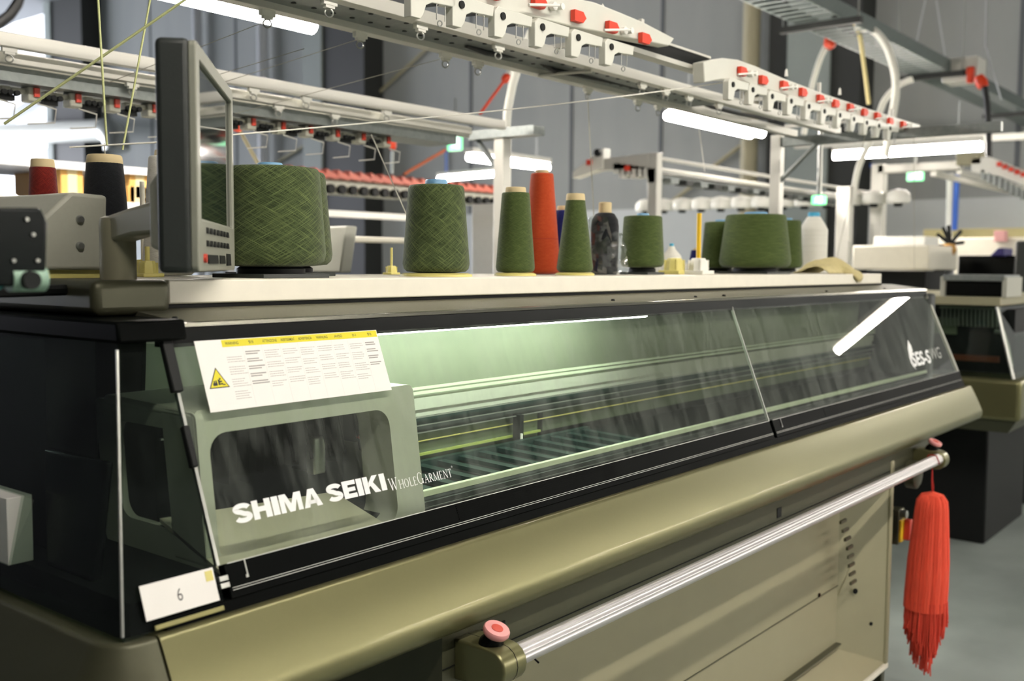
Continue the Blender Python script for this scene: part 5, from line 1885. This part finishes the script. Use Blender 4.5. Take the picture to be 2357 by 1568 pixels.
# shelf rack with cartons at the left
p = at(160, 380, Y=3.9)
ST = thing('storage_rack', 'pale storage rack holding cartons behind the red cone', 'rack', (p.x + .3, 4.1, 0))
zt1 = at(160, 372, Y=3.9).z
zt2 = at(160, 440, Y=3.9).z
zt3 = at(160, 500, Y=3.9).z
for z in (zt1, zt2 - .03, zt3):
    MB().box(p.x - .6, p.x + 1.1, 3.9, 4.4, z - .03, z).build('rack_shelf', PALEB, ST)
for x in (p.x - .6, p.x + 1.06):
    MB().box(x, x + .04, 3.9, 3.94, 0, zt1 + .05).build('rack_upright', PALEB, ST)
    MB().box(x, x + .04, 4.36, 4.4, 0, zt1 + .05).build('rack_upright', PALEB, ST)
for lab, a, b, zb_ in (('cardboard carton between the red cone and the black cone', 140, 192, zt2 - .03), ('upper cardboard carton between the black cone and the monitor', 298, 345, zt2 - .03), ('lower cardboard carton between the black cone and the monitor', 295, 342, zt3)):
    x0, x1 = at(a, 420, Y=3.92).x, at(b, 420, Y=3.92).x
    t = thing('carton', lab, 'box', ((x0 + x1) / 2, 4.1, zb_), 'cardboard cartons on the rack')
    MB().box(x0, x1, 3.92, 4.3, zb_, zb_ + .14).build('carton_body', CARD, t, bev=.003)
    MB().box((x0 + x1) / 2 - .02, (x0 + x1) / 2 + .02, 3.918, 3.921, zb_ + .02, zb_ + .14).build('packing_tape', TAN, t)
# white draped cover at the left edge
p = at(20, 440, Y=2.35)
dc = MB()
rings = []
for i in range(9):
    h = i / 8
    ring = []
    for j in range(24):
        a = 2 * PI * j / 24
        r = (1 - h ** 3) ** .5 if h < 1 else .02
        ring.append((p.x - .1 + .30 * r * math.cos(a) * (1 + .05 * math.sin(5 * a)), 2.5 + .2 * r * math.sin(a) * (1 + .05 * math.sin(4 * a)), 1.3 + (.30 * h) + .01 * math.sin(6 * a + 3 * h)))
    rings.append(ring)
dc.loft(rings)
tag(dc.build('dust_cover', mat('translucent_white_film', '#dcdcd8', .45, var=.08, scale=8)), 'white draped dust cover behind the red cone', 'dust cover')

# ------------------------------------------------------------------ the next machine in line, seen from its end
NM = thing('knitting_machine', 'second knitting machine beyond the tassel, dark cover and olive end bumper', 'knitting machine', (6.3, 1.5, 0))
XE = 5.0
pc = at(2350, 900, X=XE)
yF = pc.y
print('next machine front corner', pc, at(2160, 870, X=XE), at(2224, 993, X=XE), at(2200, 700, X=XE))
zt_b = at(2300, 873, X=XE).z
zb_b = at(2300, 1000, X=XE).z
y2 = yF + 1.2
bm_ = MB()
bm_.box(XE, 6.4, yF, y2, zb_b + .06, zt_b)
bm_.build('bumper', OLIVE, NM, bev=.02, seg=3)
MB().hull8([(XE + .06, yF + .06, zb_b), (6.35, yF + .06, zb_b), (6.35, y2 - .1, zb_b), (XE + .06, y2 - .1, zb_b), (XE + .02, yF + .02, zb_b + .058), (6.38, yF + .02, zb_b + .058), (6.38, y2 - .05, zb_b + .058), (XE + .02, y2 - .05, zb_b + .058)]).build('bumper_underside', OLIVED, NM)
MB().box(XE + .5, 6.3, yF + .25, y2, 0, zb_b).build('cabinet', BLACKM, NM, bev=.01)
ztn = at(2250, 705, X=XE).z
v_ = [(XE + .03, yF + .04, zt_b), (XE + .03, y2 - .1, zt_b), (XE + .10, y2 - .12, ztn), (XE + .10, yF + .14, ztn), (6.35, yF + .04, zt_b), (6.35, yF + .14, ztn)]
eo2 = pane4(v_[1], v_[0], v_[3], v_[2], -.005, 'end_cover', NM)
pane4(v_[0], v_[4], v_[5], v_[3], -.005, 'window_pane', NM)
MB().tube([v_[0], v_[3]], .008, 8).build('corner_glint', STEEL, eo2)  # same stand-in highlight on the second machine's cover corner
MB().box(XE + .08, 6.35, yF + .12, y2 - .1, ztn, ztn + .04).build('deck', BEIGE, NM, bev=.004)
MB().box(XE + .28, 6.3, yF + .10, y2 - .2, zt_b, ztn - .02).build('works', BLACKM, NM)
tb = at(2178, 632, X=XE + .15), at(2308, 690, X=XE + .15)
MB().box(XE + .15, XE + .4, tb[1].y, tb[0].y, ztn + .04, tb[0].z - .03).build('motor_unit', BLACK, NM, bev=.006)
MB().box(XE + .13, XE + .42, tb[1].y - .01, tb[0].y + .01, tb[0].z - .03, tb[0].z).build('motor_lid', GALV, NM, bev=.004)
for y_ in (tb[0].y, tb[1].y - .02):
    MB().box(XE + .13, XE + .42, y_, y_ + .02, ztn + .04, tb[0].z - .01).build('motor_cheek', GREYG, NM)
ys0, ys1 = at(2165, 712, X=XE + .2).y, at(2300, 712, X=XE + .2).y
zz0 = at(2230, 708, X=XE + .2).z
MB().box(XE + .18, XE + .24, ys1, ys0, zz0 - .008, zz0 + .006).build('spring_bar', STEEL, NM)
spm = MB()
for i in range(14):
    y = ys1 + (ys0 - ys1) * (i + .5) / 14
    spm.tube([(XE + .2, y, zz0), (XE + .2, y, zz0 - .05), (XE + .21, y, zz0 - .09)], .006, 6)
spm.build('springs', STEEL, NM)
a0, a1 = at(2170, 745, X=XE + .25), at(2200, 770, X=XE + .25)
MB().box(XE + .25, XE + .27, a1.y, a0.y + .2, a1.z, a0.z + .03).build('green_panel', GREENP, NM)
a0, a1 = at(2185, 815, X=XE + .2), at(2298, 835, X=XE + .2)
MB().box(XE + .2, XE + .22, a1.y, a0.y, a1.z, a0.z).build('copper_comb', mat('copper_teeth', '#8a4a34', .5, .3, var=.4, scale=120), NM)
a0, a1 = at(2302, 760, X=XE + .15), at(2328, 845, X=XE + .15)
MB().tube([at(2290, 762, X=XE + .15), at(2308, 766, X=XE + .15), at(2318, 800, X=XE + .15), at(2327, 845, X=XE + .15)], .012, 8).build('bent_arm', STEEL, NM)

# ------------------------------------------------------------------ tassel
TP = at(2150, 1098, Y=.975)
TS = thing('yarn_tassel', 'coral red yarn tassel hanging from the far end of the handle rail', 'tassel', (3.345, .982, .77))
tx, tyy = 3.345, .978
ztp = at(2148, 1130, Y=tyy).z
zbt = at(2125, 1405, Y=tyy).z
k_ = depth((tx, tyy, .5)) / FPX
# head and skirt: one body with strands combed into its surface
tb = MB()
rings = []
n = 72
random.seed(2)
ph = [random.uniform(-.5, .5) for _ in range(n)]
cut = [random.uniform(0, 1) for _ in range(n)]
L_ = ztp - zbt
for i in range(40):
    h = i / 39
    if h < .12:
        rr_ = 34 * k_ * (1 - (1 - h / .12) ** 2) ** .5
        rr_ = max(rr_, .002)
    else:
        rr_ = (34 + 11 * min(1, (h - .12) / .55)) * k_
    drift = -(22 * k_) * h ** 1.3
    ring = []
    for j in range(n):
        a = 2 * PI * j / n
        r = rr_ * (1 + .045 * ph[j] * min(1, h * 4) + .02 * math.sin(11 * a + 1) * min(1, h * 5))
        ring.append((tx + drift * .78 + r * math.cos(a), tyy - drift * .1 + r * math.sin(a), ztp - L_ * h))
    rings.append(ring)
tb.loft(rings)
tb.build('skirt', TASSEL, TS, ang=80)
# loose ends at the bottom
fr2 = MB()
random.seed(9)
for i in range(750):
    a = random.uniform(0, 2 * PI)
    r = 45 * k_ * math.sqrt(random.uniform(.02, 1.02))
    c_x, c_y = tx - 22 * k_ * .78 + r * math.cos(a), tyy + r * math.sin(a)
    off = (r * math.cos(a) * .627 - r * math.sin(a) * .779) / (45 * k_)
    ln_ = (24 + random.uniform(.35, 1.05) * 120 * max(0, 1 - abs(off + .15) / .95) + random.uniform(0, 14)) * k_
    z0 = zbt + .03
    p1 = Vector((c_x + random.uniform(-.004, .004), c_y + random.uniform(-.004, .004), zbt - ln_ * .5))
    p2 = Vector((c_x + random.uniform(-.007, .005), c_y + random.uniform(-.006, .006), zbt - ln_))
    fr2.tube([(c_x * .98 + (tx - 22 * k_ * .78) * .02, c_y, z0), p1, p2], .0021, 5)
fr2.build('loose_ends', mat('deep_red_yarn', '#dc4834', .9, var=.25, scale=300), TS)
st2 = MB()
random.seed(12)
for i in range(110):
    a = random.uniform(0, 2 * PI)
    pts = []
    wob = random.uniform(-.04, .04)
    for h in (.03, .08, .16, .35, .6, .85, 1.0):
        if h < .12:
            rr_ = 34 * k_ * (1 - (1 - h / .12) ** 2) ** .5
        else:
            rr_ = (34 + 11 * min(1, (h - .12) / .55)) * k_
        drift = -(22 * k_) * h ** 1.3
        aa = a + wob * h
        pts.append((tx + drift * .78 + (rr_ + .0012) * math.cos(aa), tyy - drift * .1 + (rr_ + .0012) * math.sin(aa), ztp - L_ * h))
    st2.tube(pts, .0017, 5)
st2.build('strands', TASSEL, TS)
lp = MB()
for s_ in (-1, 1):
    lp.tube([(tx + .002, tyy, ztp - .012), (tx + s_ * .008, tyy, ztp + .012), (tx - .003 + s_ * .004, tyy + .002, ztp + .035), (tx, tyy + .004, HZ - .012), (tx, HY + s_ * .022, HZ - .004), (tx, HY + s_ * .012, HZ + .019), (tx, HY, HZ + .0205)], .0022, 6)
lp.build('hanging_loop', mat('dark_red_cord', '#a02018', .9), TS)

# ------------------------------------------------------------------ light
W = bpy.data.worlds.new('world')
S.world = W
W.use_nodes = True
bgn = W.node_tree.nodes['Background']
bgn.inputs[0].default_value = (.62, .70, .68, 1)
bgn.inputs[1].default_value = .1

S.view_settings.view_transform = 'Standard'
S.view_settings.look = 'None'
S.view_settings.gamma = 1
S.view_settings.use_curve_mapping = False
S.view_settings.exposure = 0.92
